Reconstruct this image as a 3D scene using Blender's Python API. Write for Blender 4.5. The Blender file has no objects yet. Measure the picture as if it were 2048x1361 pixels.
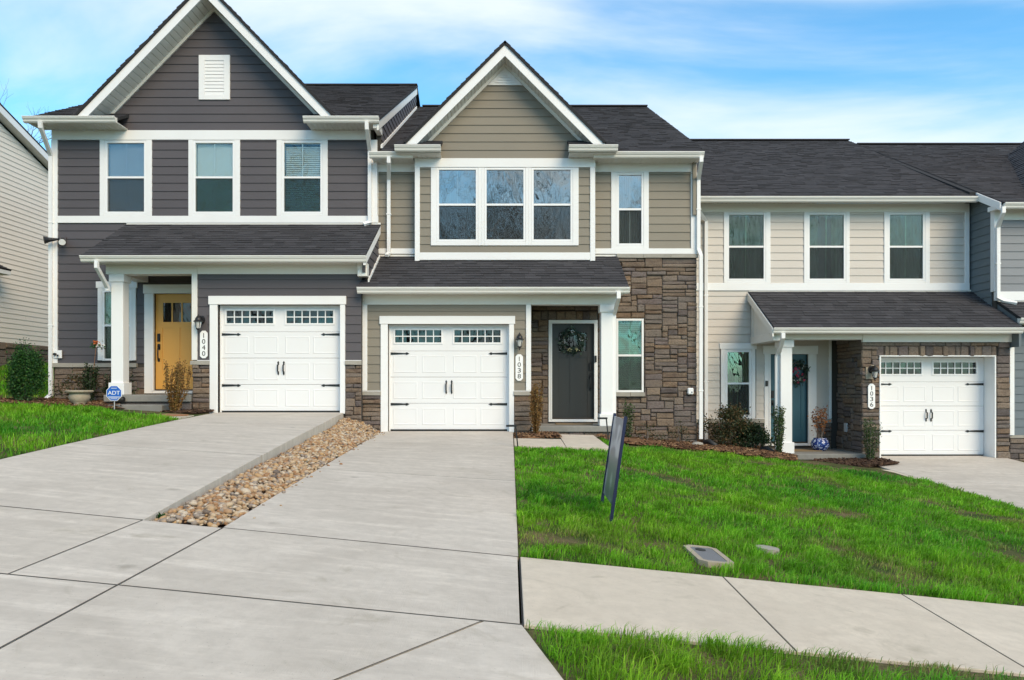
import bpy, bmesh, math, random
import numpy as np
from mathutils import Vector, Matrix, noise
random.seed(7)
R = math.radians
scene = bpy.context.scene
COL = scene.collection

# ------------------------------------------------------------------ camera, sky, sun, exposure
F, CX, CY, ZC = 1488.0, 1020.0, 773.0, 0.91      # focal length (px of a 2048 px wide frame), eye level, eye height
cam_d = bpy.data.cameras.new('camera'); cam = bpy.data.objects.new('camera', cam_d); COL.objects.link(cam)
cam.location = (0, 0, ZC); cam.rotation_euler = (R(90), 0, 0)
cam_d.sensor_width = 36.0; cam_d.lens = 36.0 * F / 2048.0
cam_d.shift_x = (1024 - CX) / 2048.0; cam_d.shift_y = (CY - 680.5) / 2048.0
cam_d.clip_end = 3000; cam_d.clip_start = 0.05
scene.camera = cam

SUN_EL, SUN_AZ = 36.0, 148.0      # degrees; azimuth clockwise from +Y (behind the camera, to the right)
world = bpy.data.worlds.new('World'); scene.world = world; world.use_nodes = True
wn = world.node_tree; wn.nodes.clear()
def WN(t, **k):
    n = wn.nodes.new(t)
    for a, b in k.items(): setattr(n, a, b)
    return n
wl = wn.links.new
sky = WN('ShaderNodeTexSky', sky_type='NISHITA', sun_disc=False, sun_elevation=R(SUN_EL), sun_rotation=R(SUN_AZ),
         altitude=200, air_density=1.0, dust_density=0.4, ozone_density=2.0)
tc = WN('ShaderNodeTexCoord')
sep = WN('ShaderNodeSeparateXYZ'); wl(tc.outputs['Generated'], sep.inputs[0])
def wmath(op, a, b=None, c=None, clamp=False):
    n = WN('ShaderNodeMath', operation=op, use_clamp=clamp)
    for i, v in enumerate((a, b, c)):
        if v is None: continue
        if isinstance(v, (int, float)): n.inputs[i].default_value = v
        else: wl(v, n.inputs[i])
    return n.outputs[0]
# thin high cloud: a noise field on a flat layer far overhead
den = wmath('ADD', wmath('MAXIMUM', sep.outputs['Z'], 0.0), 0.16)
u = wmath('DIVIDE', sep.outputs['X'], den); v = wmath('DIVIDE', sep.outputs['Y'], den)
comb = WN('ShaderNodeCombineXYZ'); wl(wmath('MULTIPLY', u, 0.75), comb.inputs[0]); wl(wmath('MULTIPLY', v, 1.35), comb.inputs[1]); comb.inputs[2].default_value = 3.7
nz = WN('ShaderNodeTexNoise'); nz.inputs['Scale'].default_value = 0.85; nz.inputs['Detail'].default_value = 9; nz.inputs['Roughness'].default_value = 0.52
nz.inputs['Distortion'].default_value = 0.55
wl(comb.outputs[0], nz.inputs['Vector'])
ramp = WN('ShaderNodeValToRGB'); ramp.color_ramp.elements[0].position = 0.40; ramp.color_ramp.elements[1].position = 0.66
ramp.color_ramp.interpolation = 'EASE'
wl(nz.outputs['Fac'], ramp.inputs[0])
cloud = wmath('MULTIPLY', ramp.outputs['Color'], 0.92)
tint = WN('ShaderNodeMix', data_type='RGBA', blend_type='MULTIPLY'); tint.inputs[0].default_value = 1.0
wl(sky.outputs[0], tint.inputs[6]); tint.inputs[7].default_value = (0.93, 1.66, 1.78, 1)
cmix = WN('ShaderNodeMix', data_type='RGBA'); wl(cloud, cmix.inputs[0]); wl(tint.outputs[2], cmix.inputs[6]); cmix.inputs[7].default_value = (6.5, 7.0, 7.3, 1)
bg = WN('ShaderNodeBackground'); bg.inputs[1].default_value = 0.118; wl(cmix.outputs[2], bg.inputs[0])
wo = WN('ShaderNodeOutputWorld'); wl(bg.outputs[0], wo.inputs[0])

sun_d = bpy.data.lights.new('sun', 'SUN'); sun = bpy.data.objects.new('sun', sun_d); COL.objects.link(sun)
sun_d.energy = 2.5; sun_d.angle = R(36); sun_d.color = (1.0, 0.76, 0.48)
sd = Vector((math.sin(R(SUN_AZ)) * math.cos(R(SUN_EL)), math.cos(R(SUN_AZ)) * math.cos(R(SUN_EL)), math.sin(R(SUN_EL))))
sun.rotation_euler = sd.to_track_quat('Z', 'Y').to_euler(); sun.location = sd * 60
scene.view_settings.view_transform = 'Standard'; scene.view_settings.look = 'None'
scene.view_settings.exposure = 0.40; scene.view_settings.gamma = 1.0
scene.cycles.max_bounces = 8; scene.cycles.transparent_max_bounces = 24

# ------------------------------------------------------------------ helpers
def wx(px, Y): return (px - CX) / F * Y          # photo pixel -> metres on the plane at depth Y
def wz(py, Y): return ZC - (py - CY) / F * Y
ORG = {}

class MB:
    def __init__(s): s.v = []; s.f = []
    def add(s, vs, fs):
        b = len(s.v); s.v += [tuple(p) for p in vs]; s.f += [tuple(i + b for i in f) for f in fs]; return s
    def hexa(s, p):   # 8 points: bottom ring 0-3 counter-clockwise from above, top ring 4-7
        return s.add(p, [(3, 2, 1, 0), (4, 5, 6, 7), (0, 1, 5, 4), (1, 2, 6, 5), (2, 3, 7, 6), (3, 0, 4, 7)])
    def box(s, x0, x1, y0, y1, z0, z1):
        return s.hexa([(x0, y0, z0), (x1, y0, z0), (x1, y1, z0), (x0, y1, z0), (x0, y0, z1), (x1, y0, z1), (x1, y1, z1), (x0, y1, z1)])
    def cbox(s, x0, x1, y0, y1, z0, z1, c=0.004):   # box with chamfered edges
        c = min(c, (x1 - x0) / 3, (y1 - y0) / 3, (z1 - z0) / 3)
        bm = bmesh.new(); bmesh.ops.create_cube(bm, size=1.0)
        for w in bm.verts: w.co = ((x0 + x1) / 2 + w.co.x * (x1 - x0), (y0 + y1) / 2 + w.co.y * (y1 - y0), (z0 + z1) / 2 + w.co.z * (z1 - z0))
        bmesh.ops.bevel(bm, geom=bm.edges[:], offset=c, segments=1, affect='EDGES', profile=0.5)
        return s.frombm(bm)
    def frombm(s, bm):
        bm.verts.index_update(); vs = [tuple(w.co) for w in bm.verts]; fs = [tuple(w.index for w in f.verts) for f in bm.faces]
        bm.free(); return s.add(vs, fs)
    def prism(s, poly, a, b, fn):   # polygon (list of 2-D points) swept between parameters a and b; fn(p, q, t) -> xyz
        n = len(poly); vs = [fn(p, q, a) for p, q in poly] + [fn(p, q, b) for p, q in poly]
        fs = [tuple(range(n))[::-1], tuple(range(n, 2 * n))] + [(i, (i + 1) % n, n + (i + 1) % n, n + i) for i in range(n)]
        return s.add(vs, fs)
    def tube(s, pts, rad, n=6, cap=True):
        pts = [Vector(p) for p in pts]; k = len(pts)
        if not hasattr(rad, '__len__'): rad = [rad] * k
        b = len(s.v); prev = None
        for i, p in enumerate(pts):
            d = (pts[min(i + 1, k - 1)] - pts[max(i - 1, 0)]).normalized()
            if prev is None:
                a = Vector((0, 0, 1)) if abs(d.z) < 0.9 else Vector((1, 0, 0)); e1 = d.cross(a).normalized()
            else:
                e1 = (prev - d * prev.dot(d))
                e1 = e1.normalized() if e1.length > 1e-6 else d.orthogonal().normalized()
            prev = e1; e2 = d.cross(e1)
            for j in range(n):
                t = 2 * math.pi * j / n; s.v.append(tuple(p + (e1 * math.cos(t) + e2 * math.sin(t)) * rad[i]))
        for i in range(k - 1):
            for j in range(n):
                j2 = (j + 1) % n
                s.f.append((b + i * n + j, b + i * n + j2, b + (i + 1) * n + j2, b + (i + 1) * n + j))
        if cap:
            s.f.append(tuple(b + j for j in range(n))[::-1]); s.f.append(tuple(b + (k - 1) * n + j for j in range(n)))
        return s
    def rect_sweep(s, pts, w, d, side=Vector((1, 0, 0))):   # rectangular pipe along a polyline; side = the direction of its width
        pts = [Vector(p) for p in pts]; k = len(pts); b = len(s.v)
        for i, p in enumerate(pts):
            d0 = (pts[i] - pts[i - 1]).normalized() if i else (pts[1] - pts[0]).normalized()
            d1 = (pts[i + 1] - pts[i]).normalized() if i < k - 1 else d0
            t = (d0 + d1).normalized(); sd_ = side - t * side.dot(t)
            sd_ = sd_.normalized() if sd_.length > 0.2 else t.orthogonal().normalized()
            q = t.cross(sd_).normalized(); sc = 1 / max(0.5, t.dot(d1))
            for (a, c) in ((-1, -1), (1, -1), (1, 1), (-1, 1)): s.v.append(tuple(p + sd_ * (a * w / 2 * (sc if abs(side.dot(d1)) > .3 else 1)) + q * (c * d / 2 * sc)))
        for i in range(k - 1):
            for j in range(4): j2 = (j + 1) % 4; s.f.append((b + i * 4 + j, b + i * 4 + j2, b + i * 4 + 4 + j2, b + i * 4 + 4 + j))
        s.f.append((b + 3, b + 2, b + 1, b)); e = b + (k - 1) * 4; s.f.append((e, e + 1, e + 2, e + 3)); return s
    def lathe(s, prof, c, n=24):   # prof: list of (r, z)
        b = len(s.v); m = len(prof)
        for r, z in prof:
            for j in range(n): t = 2 * math.pi * j / n; s.v.append((c[0] + r * math.cos(t), c[1] + r * math.sin(t), c[2] + z))
        for i in range(m - 1):
            for j in range(n): j2 = (j + 1) % n; s.f.append((b + i * n + j, b + i * n + j2, b + (i + 1) * n + j2, b + (i + 1) * n + j))
        s.f.append(tuple(b + j for j in range(n))[::-1]); s.f.append(tuple(b + (m - 1) * n + j for j in range(n))); return s

def worg(parent): return ORG[parent.name] if parent is not None else Vector((0, 0, 0))
def place(o, org, parent):
    o.location = Vector(org) - worg(parent)
    if parent is not None: o.parent = parent
    ORG[o.name] = Vector(org); return o
def tag(o, label=None, cat=None, group=None, kind=None):
    if label: o['label'] = label
    if cat: o['category'] = cat
    if group: o['group'] = group
    if kind: o['kind'] = kind
    return o
def empty(name, loc, label=None, cat=None, group=None):
    o = bpy.data.objects.new(name, None); COL.objects.link(o); o.empty_display_size = 0.2
    place(o, loc, None); return tag(o, label, cat, group)
def fixnormals(me):
    bm = bmesh.new(); bm.from_mesh(me); bmesh.ops.recalc_face_normals(bm, faces=bm.faces[:]); bm.to_mesh(me); bm.free()
def mk(name, mb, mat, parent=None, smooth=False, fix=False, org=None):
    vs = np.array(mb.v, dtype=float)
    if org is None:
        lo, hi = vs.min(0), vs.max(0); org = ((lo[0] + hi[0]) / 2, (lo[1] + hi[1]) / 2, lo[2])
    vs = vs - np.array(org)
    me = bpy.data.meshes.new(name); me.from_pydata(vs.tolist(), [], mb.f); me.update()
    if fix: fixnormals(me)
    if mat is not None: me.materials.append(M[mat] if isinstance(mat, str) else mat)
    if smooth: me.polygons.foreach_set('use_smooth', [True] * len(me.polygons))
    o = bpy.data.objects.new(name, me); COL.objects.link(o)
    return place(o, org, parent)
CACHE = {}
def bx(name, x0, x1, y0, y1, z0, z1, mat, parent, c=0.004):
    """one chamfered board; equal boards share their mesh"""
    key = (round(x1 - x0, 3), round(y1 - y0, 3), round(z1 - z0, 3), mat, c)
    org = ((x0 + x1) / 2, (y0 + y1) / 2, z0)
    if key not in CACHE:
        hx, hy = (x1 - x0) / 2, (y1 - y0) / 2
        mb = MB(); (mb.cbox(-hx, hx, -hy, hy, 0, z1 - z0, c) if c else mb.box(-hx, hx, -hy, hy, 0, z1 - z0))
        me = bpy.data.meshes.new(name); me.from_pydata(mb.v, [], mb.f); me.update(); fixnormals(me); me.materials.append(M[mat]); CACHE[key] = me
    o = bpy.data.objects.new(name, CACHE[key]); COL.objects.link(o)
    return place(o, org, parent)
def big_mesh(name, V, Fc, mat, parent=None, col=None, smooth=False, org=(0, 0, 0)):
    """numpy mesh; Fc: (n,3) or (n,4) array; col: per-vertex RGB attribute 'tone'"""
    V = np.asarray(V, dtype=np.float32) - np.array(org, dtype=np.float32); Fc = np.asarray(Fc, dtype=np.int32); k = Fc.shape[1]
    me = bpy.data.meshes.new(name); me.vertices.add(len(V)); me.vertices.foreach_set('co', V.ravel())
    me.loops.add(Fc.size); me.loops.foreach_set('vertex_index', Fc.ravel())
    me.polygons.add(len(Fc)); me.polygons.foreach_set('loop_start', np.arange(0, Fc.size, k, dtype=np.int32))
    try: me.polygons.foreach_set('loop_total', np.full(len(Fc), k, dtype=np.int32))
    except Exception: pass
    me.update(calc_edges=True); me.validate()
    if col is not None:
        a = me.attributes.new('tone', 'FLOAT_COLOR', 'POINT'); c4 = np.ones((len(V), 4), dtype=np.float32); c4[:, :3] = col; a.data.foreach_set('color', c4.ravel())
    if smooth: me.polygons.foreach_set('use_smooth', [True] * len(me.polygons))
    me.materials.append(M[mat])
    o = bpy.data.objects.new(name, me); COL.objects.link(o); return place(o, org, parent)

# ------------------------------------------------------------------ materials
M = {}
class NT:
    def __init__(s, name):
        m = bpy.data.materials.new(name); m.use_nodes = True; s.m = m; s.t = m.node_tree; s.t.nodes.clear(); M[name] = m
        s.out = s.n('ShaderNodeOutputMaterial')
    def n(s, t, **k):
        x = s.t.nodes.new(t)
        for a, b in k.items(): setattr(x, a, b)
        return x
    def l(s, a, b): s.t.links.new(a, b)
    def pos(s, scale=(1, 1, 1), obj=False):
        mp = s.n('ShaderNodeMapping'); mp.inputs['Scale'].default_value = scale
        s.l(s.n('ShaderNodeTexCoord').outputs['Object'] if obj else s.n('ShaderNodeNewGeometry').outputs['Position'], mp.inputs[0]); return mp.outputs[0]
    def noise(s, vec, scale, detail=4, rough=0.55, dist=0.0):
        x = s.n('ShaderNodeTexNoise'); s.l(vec, x.inputs['Vector']); x.inputs['Scale'].default_value = scale; x.inputs['Detail'].default_value = detail
        x.inputs['Roughness'].default_value = rough; x.inputs['Distortion'].default_value = dist; return x.outputs['Fac']
    def ramp(s, fac, stops, interp='LINEAR'):
        x = s.n('ShaderNodeValToRGB'); r = x.color_ramp; r.interpolation = interp
        while len(r.elements) < len(stops): r.elements.new(0.5)
        for e, (p, c) in zip(r.elements, stops): e.position = p; e.color = (c if len(c) == 4 else (*c, 1))
        s.l(fac, x.inputs[0]); return x.outputs['Color']
    def mix(s, fac, a, b, blend='MIX'):
        x = s.n('ShaderNodeMix', data_type='RGBA', blend_type=blend)
        for i, v in ((0, fac), (6, a), (7, b)):
            if isinstance(v, (int, float)): x.inputs[i].default_value = v
            elif isinstance(v, (tuple, list)): x.inputs[i].default_value = (*v[:3], 1)
            else: s.l(v, x.inputs[i])
        return x.outputs[2]
    def math(s, op, a, b=0.0):
        x = s.n('ShaderNodeMath', operation=op)
        for i, v in enumerate((a, b)):
            if isinstance(v, (int, float)): x.inputs[i].default_value = v
            else: s.l(v, x.inputs[i])
        return x.outputs[0]
    def bump(s, h, strength, dist=0.01):
        b = s.n('ShaderNodeBump'); b.inputs['Strength'].default_value = strength; b.inputs['Distance'].default_value = dist; s.l(h, b.inputs['Height']); return b.outputs[0]
    def rnd(s): return s.n('ShaderNodeObjectInfo').outputs['Random']
    def bsdf(s, col, rough=0.6, nor=None, metal=0.0, spec=0.5, **extra):
        p = s.n('ShaderNodeBsdfPrincipled')
        if isinstance(col, (tuple, list)): p.inputs['Base Color'].default_value = (*col[:3], 1)
        else: s.l(col, p.inputs['Base Color'])
        if isinstance(rough, (int, float)): p.inputs['Roughness'].default_value = rough
        else: s.l(rough, p.inputs['Roughness'])
        p.inputs['Metallic'].default_value = metal; p.inputs['Specular IOR Level'].default_value = spec
        for k, v in extra.items(): p.inputs[k].default_value = v
        if nor is not None: s.l(nor, p.inputs['Normal'])
        s.l(p.outputs[0], s.out.inputs[0]); return p

def painted(name, c, var=0.06, rough=0.55, grain=False, dirt=0.06, gs=1.0):
    t = NT(name); p = t.pos()
    big = t.noise(p, 0.9, 3); fine = t.noise(t.pos((3, 3, 60) if grain else (1, 1, 1)), 7 if grain else 30, 4)
    base = t.mix(t.rnd(), tuple(x * (1 - var) for x in c), tuple(min(1, x * (1 + var)) for x in c))
    base = t.mix(t.ramp(big, [(0.45, (0, 0, 0)), (0.75, (dirt * 4,) * 3)]), base, tuple(x * 0.72 for x in c))
    t.bsdf(base, rough, t.bump(fine, 0.12 * gs if grain else 0.03, 0.004)); return t
painted('white_trim', (0.80, 0.80, 0.795), 0.015, 0.45, dirt=0.05)
painted('cream_trim', (0.76, 0.745, 0.70), 0.01, 0.4, dirt=0.04)
painted('white_vinyl', (0.82, 0.82, 0.82), 0.01, 0.35, dirt=0.02)
painted('garage_white', (0.76, 0.76, 0.765), 0.005, 0.42, dirt=0.03)
painted('siding_charcoal', (0.080, 0.071, 0.077), 0.05, 0.6, grain=True)
painted('siding_taupe', (0.222, 0.198, 0.155), 0.04, 0.6, grain=True)
painted('siding_beige', (0.575, 0.53, 0.478), 0.03, 0.6, grain=True)
painted('siding_blue', (0.125, 0.155, 0.175), 0.05, 0.6, grain=True)
painted('siding_bluegrey', (0.20, 0.215, 0.235), 0.05, 0.6, grain=True)
painted('siding_cream', (0.78, 0.71, 0.62), 0.02, 0.5, grain=True, dirt=0.02)
painted('soffit', (0.70, 0.685, 0.64), 0.01, 0.55, dirt=0.03)
painted('door_yellow', (0.72, 0.375, 0.082), 0.0, 0.4, dirt=0.02)
painted('door_dark', (0.034, 0.033, 0.031), 0.0, 0.42, dirt=0.02)
painted('door_teal', (0.028, 0.105, 0.142), 0.0, 0.4, dirt=0.02)
painted('black_metal', (0.012, 0.012, 0.014), 0.0, 0.4, dirt=0.0)
painted('navy_metal', (0.010, 0.014, 0.055), 0.0, 0.35, dirt=0.0)
painted('dark_interior', (0.02, 0.02, 0.021), 0.0, 0.9, dirt=0.0)  # near-black colour imitates the shade of unlit interiors behind glass
painted('blind', (0.72, 0.74, 0.72), 0.02, 0.7, dirt=0.0)
painted('plaque', (0.84, 0.84, 0.83), 0.0, 0.35, dirt=0.0)
painted('grey_plastic', (0.45, 0.46, 0.47), 0.0, 0.45, dirt=0.02)
painted('joint_dirt', (0.085, 0.076, 0.064), 0.0, 0.9, dirt=0.1)
painted('black_rubber', (0.018, 0.018, 0.018), 0.0, 0.6, dirt=0.0)
painted('brass', (0.5, 0.4, 0.2), 0.0, 0.35, dirt=0.0)
painted('adt_blue', (0.015, 0.12, 0.52), 0.0, 0.35, dirt=0.0)
painted('terracotta', (0.30, 0.15, 0.075), 0.03, 0.9, dirt=0.05)
painted('mat_fibre', (0.22, 0.155, 0.085), 0.05, 0.95, dirt=0.05)
painted('curtain', (0.20, 0.225, 0.175), 0.04, 0.8, dirt=0.02)
painted('bark', (0.16, 0.135, 0.115), 0.1, 0.9, dirt=0.1)
painted('berry', (0.66, 0.58, 0.30), 0.1, 0.4, dirt=0.0)
painted('red_ribbon', (0.35, 0.02, 0.06), 0.1, 0.6, dirt=0.0)
painted('petal_orange', (0.65, 0.16, 0.04), 0.1, 0.6, dirt=0.0)

def concrete(name, c, c2, brushed=(1.2, 9.0)):
    t = NT(name); p = t.pos()
    big = t.noise(p, 0.8, 6, 0.68, 0.8); streak = t.noise(t.pos((brushed[0], brushed[1], 1)), 0.8, 8, 0.7, 0.35); fine = t.noise(p, 140, 3); mid = t.noise(p, 9, 5, 0.7)
    col = t.mix(t.ramp(big, [(0.34, (0, 0, 0)), (0.66, (1, 1, 1))]), c, c2)
    col = t.mix(t.ramp(streak, [(0.50, (0, 0, 0)), (0.74, (0.8,) * 3)]), col, tuple(min(0.8, x * 1.25) for x in c))
    col = t.mix(t.ramp(streak, [(0.24, (0.4,) * 3), (0.42, (0, 0, 0))]), col, tuple(x * 0.72 for x in c2))
    col = t.mix(t.ramp(mid, [(0.35, (0.35,) * 3), (0.6, (0, 0, 0))]), col, tuple(x * 0.78 for x in c2))
    stain = t.noise(p, 1.7, 5, 0.65, 1.4)
    col = t.mix(t.ramp(stain, [(0.60, (0, 0, 0)), (0.74, (0.5,) * 3)]), col, (0.30, 0.265, 0.20))
    vo = t.n('ShaderNodeTexVoronoi'); t.l(p, vo.inputs['Vector']); vo.inputs['Scale'].default_value = 30     # pores and grit
    col = t.mix(t.ramp(vo.outputs['Distance'], [(0.05, (0.55,) * 3), (0.10, (0, 0, 0))]), col, (0.16, 0.145, 0.12))
    vb = t.n('ShaderNodeTexVoronoi'); t.l(p, vb.inputs['Vector']); vb.inputs['Scale'].default_value = 1.15    # a few drips
    drip = t.math('MULTIPLY', t.ramp(t.math('ADD', vb.outputs['Distance'], t.math('MULTIPLY', mid, 0.12)), [(0.08, (1, 1, 1)), (0.14, (0, 0, 0))]), 0.4)
    col = t.mix(drip, col, (0.17, 0.15, 0.115))
    col = t.mix(t.rnd(), t.mix(1.0, col, (0.95, 0.945, 0.935), 'MULTIPLY'), col)
    lin = t.noise(t.pos((260, 3, 3) if brushed[1] > 2 else (3, 260, 3)), 1.0, 2)
    h = t.math('ADD', t.math('MULTIPLY', fine, 0.6), t.math('MULTIPLY', lin, 0.6))
    t.bsdf(col, 0.82, t.bump(h, 0.35, 0.005), spec=0.3); return t
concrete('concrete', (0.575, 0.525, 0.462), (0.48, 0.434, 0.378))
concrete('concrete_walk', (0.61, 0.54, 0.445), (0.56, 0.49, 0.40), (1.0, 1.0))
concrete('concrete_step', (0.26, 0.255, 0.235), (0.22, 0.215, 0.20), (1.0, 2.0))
concrete('cast_stone', (0.46, 0.40, 0.31), (0.33, 0.28, 0.21), (1.0, 1.0))

t = NT('asphalt'); p = t.pos(); t.bsdf(t.mix(t.noise(p, 60, 3), (0.035, 0.035, 0.036), (0.085, 0.083, 0.08)), 0.9, t.bump(t.noise(p, 120, 2), 0.4, 0.006))
t = NT('stone'); p = t.pos()
c1 = t.ramp(t.rnd(), [(0.0, (0.194, 0.122, 0.077)), (0.16, (0.104, 0.074, 0.059)), (0.32, (0.211, 0.153, 0.108)), (0.46, (0.122, 0.104, 0.101)), (0.62, (0.257, 0.194, 0.140)), (0.78, (0.149, 0.131, 0.119)), (0.9, (0.180, 0.140, 0.131)), (1.0, (0.077, 0.063, 0.059))])
n1 = t.noise(t.pos((1, 1, 2.2)), 7, 6, 0.65, 0.4); n2 = t.noise(p, 34, 5, 0.65)
c2 = t.mix(t.ramp(n1, [(0.35, (0, 0, 0)), (0.7, (0.75,) * 3)]), c1, t.mix(t.rnd(), (0.270, 0.203, 0.140), (0.153, 0.135, 0.131)))
c3 = t.mix(t.ramp(n2, [(0.3, (0.65,) * 3), (0.55, (0, 0, 0))]), c2, (0.063, 0.050, 0.045))
t.bsdf(c3, 0.88, t.bump(t.math('ADD', n1, t.math('MULTIPLY', n2, 0.5)), 0.75, 0.022), spec=0.25)
t = NT('stone_cap'); p = t.pos(); n1 = t.noise(p, 9, 6, 0.65)
t.bsdf(t.mix(n1, (0.25, 0.235, 0.205), (0.40, 0.375, 0.325)), 0.88, t.bump(n1, 0.5, 0.015), spec=0.25)
t = NT('mortar'); t.bsdf((0.055, 0.048, 0.042), 0.95)
t = NT('shingle'); p = t.pos(); g = t.n('ShaderNodeNewGeometry').outputs['Random Per Island']
gr = t.noise(p, 160, 3, 0.7); bl = t.noise(p, 1.4, 4)
c = t.ramp(g, [(0.0, (0.022, 0.022, 0.026)), (0.35, (0.031, 0.031, 0.036)), (0.7, (0.040, 0.039, 0.045)), (1.0, (0.056, 0.055, 0.062))])
c = t.mix(t.ramp(gr, [(0.42, (0, 0, 0)), (0.75, (0.75,) * 3)]), c, (0.13, 0.125, 0.132))
c = t.mix(t.math('MULTIPLY', bl, 0.35), c, (0.026, 0.025, 0.028))
t.bsdf(c, 0.88, t.bump(gr, 0.5, 0.006), spec=0.25)
t = NT('roof_deck'); t.bsdf((0.018, 0.018, 0.02), 0.9)

def glass(name, tintc, refl):
    t = NT(name); p = t.pos()
    nr = t.bump(t.noise(t.pos((1, 1, 0.55)), 2.3, 2, 0.5, 0.8), 0.10, 0.06)
    tr = t.n('ShaderNodeBsdfTransparent'); tr.inputs[0].default_value = (*tintc, 1)
    gl = t.n('ShaderNodeBsdfGlossy'); gl.inputs['Roughness'].default_value = 0.01; gl.inputs[0].default_value = (0.95, 0.98, 0.97, 1); t.l(nr, gl.inputs['Normal'])
    fr = t.n('ShaderNodeFresnel'); fr.inputs[0].default_value = 1.5
    fac = t.math('MINIMUM', t.math('ADD', fr.outputs[0], refl), 1.0)
    mx = t.n('ShaderNodeMixShader'); t.l(fac, mx.inputs[0]); t.l(tr.outputs[0], mx.inputs[1]); t.l(gl.outputs[0], mx.inputs[2]); t.l(mx.outputs[0], t.out.inputs[0])
glass('glass', (0.96, 0.99, 0.97), 0.02)
glass('glass_green', (0.58, 0.74, 0.63), 0.06)
glass('glass_clear_reflecting', (0.50, 0.57, 0.57), 0.24)
glass('glass_grey', (0.80, 0.82, 0.84), 0.05)
glass('glass_dark', (0.30, 0.34, 0.34), 0.02)
t = NT('screen'); tr = t.n('ShaderNodeBsdfTransparent'); df = t.n('ShaderNodeBsdfDiffuse'); df.inputs[0].default_value = (0.05, 0.055, 0.058, 1)
mx = t.n('ShaderNodeMixShader'); mx.inputs[0].default_value = 0.30; t.l(tr.outputs[0], mx.inputs[1]); t.l(df.outputs[0], mx.inputs[2]); t.l(mx.outputs[0], t.out.inputs[0])
t = NT('lamp_glass'); t.bsdf((0.75, 0.75, 0.72), 0.2, **{'Transmission Weight': 0.35})

t = NT('soil'); p = t.pos(); n1 = t.noise(p, 2.2, 5); n2 = t.noise(p, 45, 4)
c = t.mix(t.ramp(n1, [(0.42, (0, 0, 0)), (0.62, (1, 1, 1))]), (0.060, 0.105, 0.024), (0.26, 0.195, 0.105)); t.bsdf(t.mix(n2, c, (0.03, 0.035, 0.014)), 0.95, t.bump(n2, 0.6, 0.03), spec=0.1)
t = NT('grass'); a = t.n('ShaderNodeAttribute', attribute_name='tone')
pr = t.bsdf(a.outputs['Color'], 0.55, spec=0.3); tl = t.n('ShaderNodeBsdfTranslucent'); t.l(a.outputs['Color'], tl.inputs[0])
mx = t.n('ShaderNodeMixShader'); mx.inputs[0].default_value = 0.42; t.l(pr.outputs[0], mx.inputs[1]); t.l(tl.outputs[0], mx.inputs[2]); t.l(mx.outputs[0], t.out.inputs[0])
def leafmat(name, stops, trans=0.2, rough=0.5):
    t = NT(name); g = t.n('ShaderNodeNewGeometry').outputs['Random Per Island']; c = t.ramp(g, stops)
    pr = t.bsdf(c, rough, spec=0.3); tl = t.n('ShaderNodeBsdfTranslucent'); t.l(c, tl.inputs[0])
    mx = t.n('ShaderNodeMixShader'); mx.inputs[0].default_value = trans; t.l(pr.outputs[0], mx.inputs[1]); t.l(tl.outputs[0], mx.inputs[2]); t.l(mx.outputs[0], t.out.inputs[0])
leafmat('leaf_arbor', [(0, (0.012, 0.045, 0.012)), (0.6, (0.022, 0.085, 0.018)), (0.9, (0.045, 0.13, 0.022)), (1, (0.10, 0.16, 0.03))])
leafmat('leaf_dark', [(0, (0.010, 0.022, 0.010)), (0.6, (0.022, 0.045, 0.018)), (1, (0.05, 0.085, 0.03))])
leafmat('leaf_holly', [(0, (0.02, 0.045, 0.014)), (0.6, (0.045, 0.09, 0.025)), (1, (0.10, 0.14, 0.045))])
leafmat('leaf_bronze', [(0, (0.022, 0.035, 0.014)), (0.55, (0.045, 0.06, 0.022)), (0.8, (0.10, 0.06, 0.025)), (1, (0.16, 0.10, 0.04))])
leafmat('leaf_brown', [(0, (0.09, 0.045, 0.015)), (0.5, (0.20, 0.105, 0.03)), (0.85, (0.30, 0.17, 0.055)), (1, (0.12, 0.12, 0.03))])
leafmat('leaf_rust', [(0, (0.13, 0.045, 0.015)), (0.5, (0.24, 0.09, 0.03)), (1, (0.34, 0.16, 0.06))])
leafmat('leaf_wreath', [(0, (0.02, 0.04, 0.03)), (0.5, (0.05, 0.085, 0.06)), (0.85, (0.12, 0.16, 0.12)), (1, (0.25, 0.28, 0.22))])
leafmat('mulch_chip', [(0, (0.045, 0.022, 0.012)), (0.5, (0.12, 0.06, 0.03)), (0.85, (0.23, 0.125, 0.06)), (1, (0.34, 0.22, 0.12))], 0.0, 0.9)
leafmat('mulch_dark', [(0, (0.025, 0.014, 0.010)), (0.6, (0.06, 0.032, 0.02)), (1, (0.12, 0.07, 0.04))], 0.0, 0.9)
t = NT('river_stone'); p = t.pos(); rn = t.rnd()
rn2 = t.n('ShaderNodeNewGeometry').outputs['Random Per Island']
key = t.math('FRACT', t.math('ADD', rn, t.math('MULTIPLY', rn2, 7.31)))
c = t.ramp(key, [(0, (0.459, 0.320, 0.192)), (0.14, (0.330, 0.178, 0.087)), (0.28, (0.533, 0.418, 0.288)), (0.42, (0.385, 0.285, 0.201)), (0.55, (0.477, 0.302, 0.149)), (0.66, (0.276, 0.241, 0.218)), (0.76, (0.569, 0.489, 0.385)), (0.88, (0.413, 0.258, 0.149)), (0.95, (0.101, 0.089, 0.087)), (1, (0.606, 0.552, 0.480))], 'CONSTANT')
n2 = t.noise(p, 60, 4); t.bsdf(t.mix(t.math('MULTIPLY', n2, 0.5), c, (0.230, 0.152, 0.087)), 0.7, t.bump(n2, 0.25, 0.004), spec=0.3)
t = NT('sign_panel'); p = t.pos()   # the print on the yard sign is smeared to soft pale bands
b = t.noise(t.pos((0.5, 0.6, 1)), 4.2, 1, 0.4, 0.3)
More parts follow.
